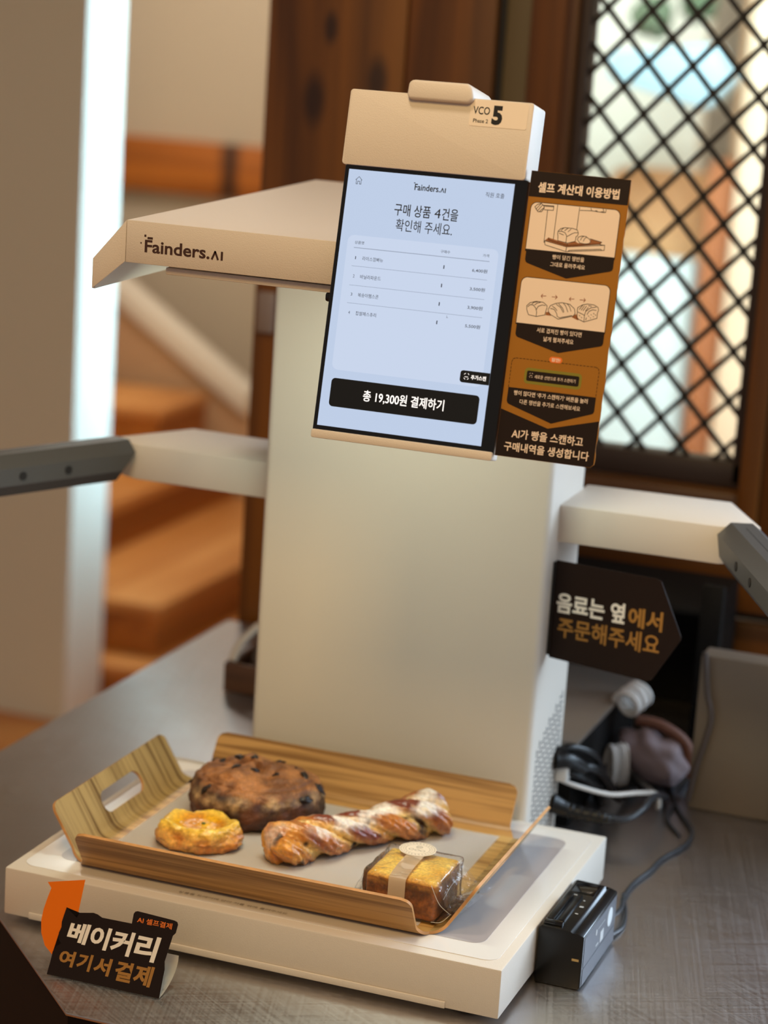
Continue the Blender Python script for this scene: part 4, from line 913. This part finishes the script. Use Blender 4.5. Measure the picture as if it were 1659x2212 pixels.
bm = bmesh.new(); prism(bm, RF, rrect(ys+3, 19.4, ys+111, 46.5, 1.5, 3), -0.3, 0.3); obj('side_panel', bm, SIDE, tm)
bm = bmesh.new(); prism(bm, RF, rrect(ys+3, 3.4, ys+111, 18.6, 1.5, 3), -0.3, 0.3); obj('side_panel', bm, SIDE, tm)
bm = bmesh.new(); prism(bm, RF, [(ys+90+8.5*math.cos(2*math.pi*i/30), 33.5+8.5*math.sin(2*math.pi*i/30)) for i in range(30)], 0.3, 0.5); ss = obj('round_sticker', bm, mat('round_sticker_paper', (214, 220, 222), 0.5), tm)
bm = bmesh.new(); prism(bm, RF, rrect(ys+58, 21.5, ys+69, 31.5, 0.6, 2), 0.3, 0.45); prism(bm, RF, rrect(ys+41, 34, ys+45, 39.5, 1.9, 3), 0.3, 0.45)
stroke(bm, RF, [(ys+48, 38), (ys+72, 38)], 0.6, 0.45); stroke(bm, RF, [(ys+44, 24), (ys+52, 24)], 1.6, 0.45); obj('side_print', bm, MK, tm, smooth=0)
obj('contactless_mark', B(x1-0.009, x1-0.003, y0-0.0003, y0+0.001, 0.026, 0.028), mat('reader_gold', (176, 150, 96), 0.4), tm)

# ================================================================ CABLES behind the column
def cable(name, P, r, m, label, rf=None, seg=10, k=10):
    o = obj(name, tube(bmesh.new(), P, r, seg, rf, k), m, smooth=60); return tag(o, label, 'cable')
CB = mat('cable_black', (12, 12, 13), 0.35); CW = mat('cable_white', (224, 222, 218), 0.45); CG = mat('cable_grey', (52, 56, 62), 0.3)
pl = empty('power_cable', (0.17, 0.44, 0.03), 'thick black power cable with a ribbed plug, lowest one leaving the back of the column', 'cable')
obj('cable', tube(bmesh.new(), [(0.185, 0.4385, 0.0295), (0.2134, 0.45, 0.0272), (0.2269, 0.47, 0.0319), (0.2302, 0.5, 0.036), (0.2319, 0.53, 0.0301), (0.222, 0.60, 0.006), (0.15, 0.70, 0.005)], 0.0034, 12), CG, pl, smooth=60)
bm = tube(bmesh.new(), [(0.1456, 0.43, 0.0384), (0.1626, 0.435, 0.0323), (0.1947, 0.44, 0.0289), (0.206, 0.446, 0.0275)], 0.0085, 18, lambda t: (1.25-0.75*t**0.7)*(1+0.09*math.sin(t*75)*(t > 0.3)), 16); obj('plug', bm, CB, pl, smooth=60)
cable('signal_cable', [(0.1462, 0.44, 0.066), (0.1519, 0.44, 0.060), (0.171, 0.45, 0.0523), (0.1951, 0.47, 0.0435), (0.2166, 0.5, 0.0394), (0.2294, 0.53, 0.0306), (0.2277, 0.55, 0.0093), (0.215, 0.60, 0.004), (0.17, 0.66, 0.004)], 0.0024, CW, 'white cable leaving the back of the column above the thick black plug')
bm = B(0.1455, 0.158, 0.432, 0.448, 0.060, 0.076, 0.002)
tag(obj('white_connector', bm, CW), 'small white plastic connector plugged into the side of the column, above the white cable', 'connector')
ad = empty('black_plug_bundle', (0.16, 0.44, 0.08), 'black plug and looping black cords entering the column above the white cable', 'cable')
obj('plug', tube(bmesh.new(), [(0.1456, 0.427, 0.084), (0.158, 0.436, 0.083), (0.170, 0.452, 0.072)], 0.0085, 14, lambda t: 1.1-0.35*t, 8), CB, ad, smooth=50)
obj('cord', tube(bmesh.new(), [(0.165, 0.448, 0.075), (0.178, 0.47, 0.066), (0.183, 0.50, 0.045), (0.186, 0.55, 0.012), (0.19, 0.60, 0.006)], 0.005, 12), CB, ad, smooth=60)
obj('cord', tube(bmesh.new(), [(0.1456, 0.432, 0.092), (0.160, 0.445, 0.094), (0.176, 0.47, 0.080), (0.180, 0.50, 0.05), (0.170, 0.54, 0.02), (0.15, 0.58, 0.006)], 0.0038, 12), CB, ad, smooth=60)
obj('cord', tube(bmesh.new(), [(0.150, 0.44, 0.070), (0.166, 0.455, 0.062), (0.178, 0.49, 0.04), (0.172, 0.53, 0.012), (0.16, 0.56, 0.006)], 0.0046, 12), CB, ad, smooth=60)
cable('thin_cable', [(0.215, 0.66, 0.003), (0.2375, 0.5906, 0.003), (0.2505, 0.5592, 0.003), (0.2706, 0.5182, 0.003), (0.2729, 0.4761, 0.003), (0.2607, 0.4274, 0.003), (0.2576, 0.392, 0.003), (0.2512, 0.3528, 0.003), (0.2514, 0.3121, 0.004), (0.2584, 0.2717, 0.009), (0.2570, 0.240, 0.012), (0.252, 0.214, 0.014)], 0.0022, CG, 'thin dark grey cord winding over the steel counter to the card reader')
cable('short_cable', [(0.2345, 0.66, 0.0022), (0.236, 0.60, 0.0022), (0.241, 0.54, 0.0022), (0.262, 0.50, 0.0022)], 0.0018, CG, 'short grey cord lying on the counter beside the black cabinet')
cable('looped_cable', [(0.2506, 0.312, 0.0062), (0.2613, 0.2799, 0.0022), (0.2665, 0.2471, 0.0022), (0.263, 0.2217, 0.004), (0.26, 0.214, 0.006)], 0.0018, CG, 'short looped cord end on the counter just behind the card reader')

# ================================================================ THINGS BEHIND THE COLUMN
GT = mat('brushed_grey_top', (150, 140, 130), 0.35, metal=0.6)
un = empty('printer_unit', (0.05, 0.6, 0), 'low black unit with a grey metal top standing behind the column', 'printer')
obj('unit_body', B(-0.08, 0.153, 0.475, 0.74, 0.0, 0.084, 0.003), GREYCARPET, un); obj('unit_top', B(-0.082, 0.156, 0.472, 0.742, 0.0842, 0.090, 0.002), GT, un)
cb = empty('black_cabinet', (0.05, 0.87, 0), 'tall open black cabinet against the plank wall behind the cables', 'cabinet')
obj('side_panel', B(0.206, 0.216, 0.79, 0.96, 0, 0.152, 0.001), GREYCARPET, cb); obj('side_panel', B(-0.11, -0.10, 0.79, 0.96, 0, 0.152, 0.001), GREYCARPET, cb)
obj('back_panel', B(-0.10, 0.206, 0.95, 0.96, 0, 0.152), GREYCARPET, cb); obj('top_panel', B(-0.11, 0.216, 0.79, 0.96, 0.1522, 0.160, 0.001), GREYCARPET, cb)
dv = tag(obj('divider_board', B(0.222, 0.2465, 0.70, 0.71, 0, 0.212, 0.002), GREYCARPET), 'black upright board left of the grey panel, behind the arrow sign', 'board')
gp = tag(obj('grey_panel', B(0.249, 1.40, 0.59, 0.625, 0, 0.167, 0.003), GREYPANEL), 'large grey-brown laminate panel standing on the back of the counter at the right', 'panel')
cable('hanging_cable', [(0.2542, 0.583, 0.172), (0.2600, 0.583, 0.1302), (0.2665, 0.583, 0.1015), (0.2561, 0.584, 0.0494), (0.2510, 0.584, 0.012)], 0.0028, mat('cord_brown', (70, 60, 56), 0.5), 'brown-grey cord hanging down the face of the grey panel')
# soft bag
bm = bmesh.new(); bmesh.ops.create_uvsphere(bm, u_segments=64, v_segments=36, radius=1)
for v in bm.verts:
    p = v.co.copy(); f = 1+0.22*noise.noise(p*1.8)+0.06*math.sin(p.x*7+p.z*4)
    q = Vector((p.x*0.038*f, p.y*0.030*f, (p.z*0.028*f if p.z > 0 else p.z*0.026)))
    q.z += 0.012*(-p.x); v.co = Vector((0.200, 0.640, 0.032))+q; v.co.z = max(v.co.z, 0.001)
bag = tag(obj('cloth_bag', bm, mat('bag_fabric', (138, 122, 126), 0.75, bump=0.4, bscale=300), smooth=80), 'crumpled mauve-grey cloth bag lying behind the cables', 'bag')
obj('bag_strap', tube(bmesh.new(), [(0.178, 0.640, 0.070), (0.205, 0.640, 0.068), (0.232, 0.645, 0.050), (0.239, 0.648, 0.015)], 0.006, 10), mat('bag_strap_brown', (110, 70, 54), 0.6), bag, smooth=60)
def coil(name, c, r, rt_, n_, m, label, ax_=(0.2, 1, 0.1), flat=1.0):
    bm = bmesh.new(); q = Vector(ax_).to_track_quat('Z', 'Y').to_matrix()
    P = []
    for i in range(n_*16+1):
        a = 2*math.pi*i/16; k = i/16; P.append(Vector(c)+q @ Vector((r*(1-0.12*(k % 2))*math.cos(a), flat*r*(1-0.1*((k+1) % 3)/3)*math.sin(a), (k-n_/2)*rt_*2.3)))
    tube(bm, P, rt_, 8, None, 0); return tag(obj(name, bm, m, smooth=60), label, 'cable')
coil('cable_coil', (0.172, 0.640, 0.0925), 0.0145, 0.0027, 5, CW, 'round bundle of coiled white cable resting on the mauve-grey bag', (0.35, 1, 0.3))
coil('cable_coil', (0.168, 0.610, 0.0265), 0.0088, 0.0024, 4, CW, 'narrow upright bundle of white cable beside the black plug cords', (1, 0.9, 0), 2.6)
# box at the left rear
bx = empty('wooden_box', (-0.265, 0.76, 0), 'small dark wooden box with a pale hoop, behind the column at the left', 'box')
WB = wood('box_wood', (66, 40, 20), (104, 68, 38), 'X', 30, 0.5)
obj('box_front', B(-0.327, -0.20, 0.700, 0.706, 0.001, 0.036, 0.001), WB, bx); obj('box_back', B(-0.327, -0.20, 0.814, 0.820, 0.001, 0.036, 0.001), WB, bx)
obj('box_side', B(-0.327, -0.321, 0.7062, 0.8138, 0.001, 0.036, 0.001), WB, bx); obj('box_side', B(-0.206, -0.20, 0.7062, 0.8138, 0.001, 0.036, 0.001), WB, bx)
obj('box_bottom', B(-0.3208, -0.2062, 0.7062, 0.8138, 0.001, 0.006), WB, bx)
obj('hoop', tube(bmesh.new(), [(-0.322, 0.712, 0.036), (-0.316, 0.722, 0.056), (-0.296, 0.742, 0.078), (-0.262, 0.76, 0.088), (-0.228, 0.77, 0.075), (-0.210, 0.78, 0.036)], 0.005, 10), mat('hoop_pale', (196, 182, 160), 0.4), bx, smooth=60)
bm = bmesh.new(); bmesh.ops.create_uvsphere(bm, u_segments=40, v_segments=20, radius=1)
for v in bm.verts: v.co = Vector((-0.263, 0.76, 0.028))+Vector((v.co.x*0.052, v.co.y*0.048, v.co.z*0.021))*(1+0.15*noise.noise(v.co*3))
obj('contents', bm, mat('box_contents', (92, 76, 64), 0.4, var=0.3, vscale=60), bx, smooth=80)
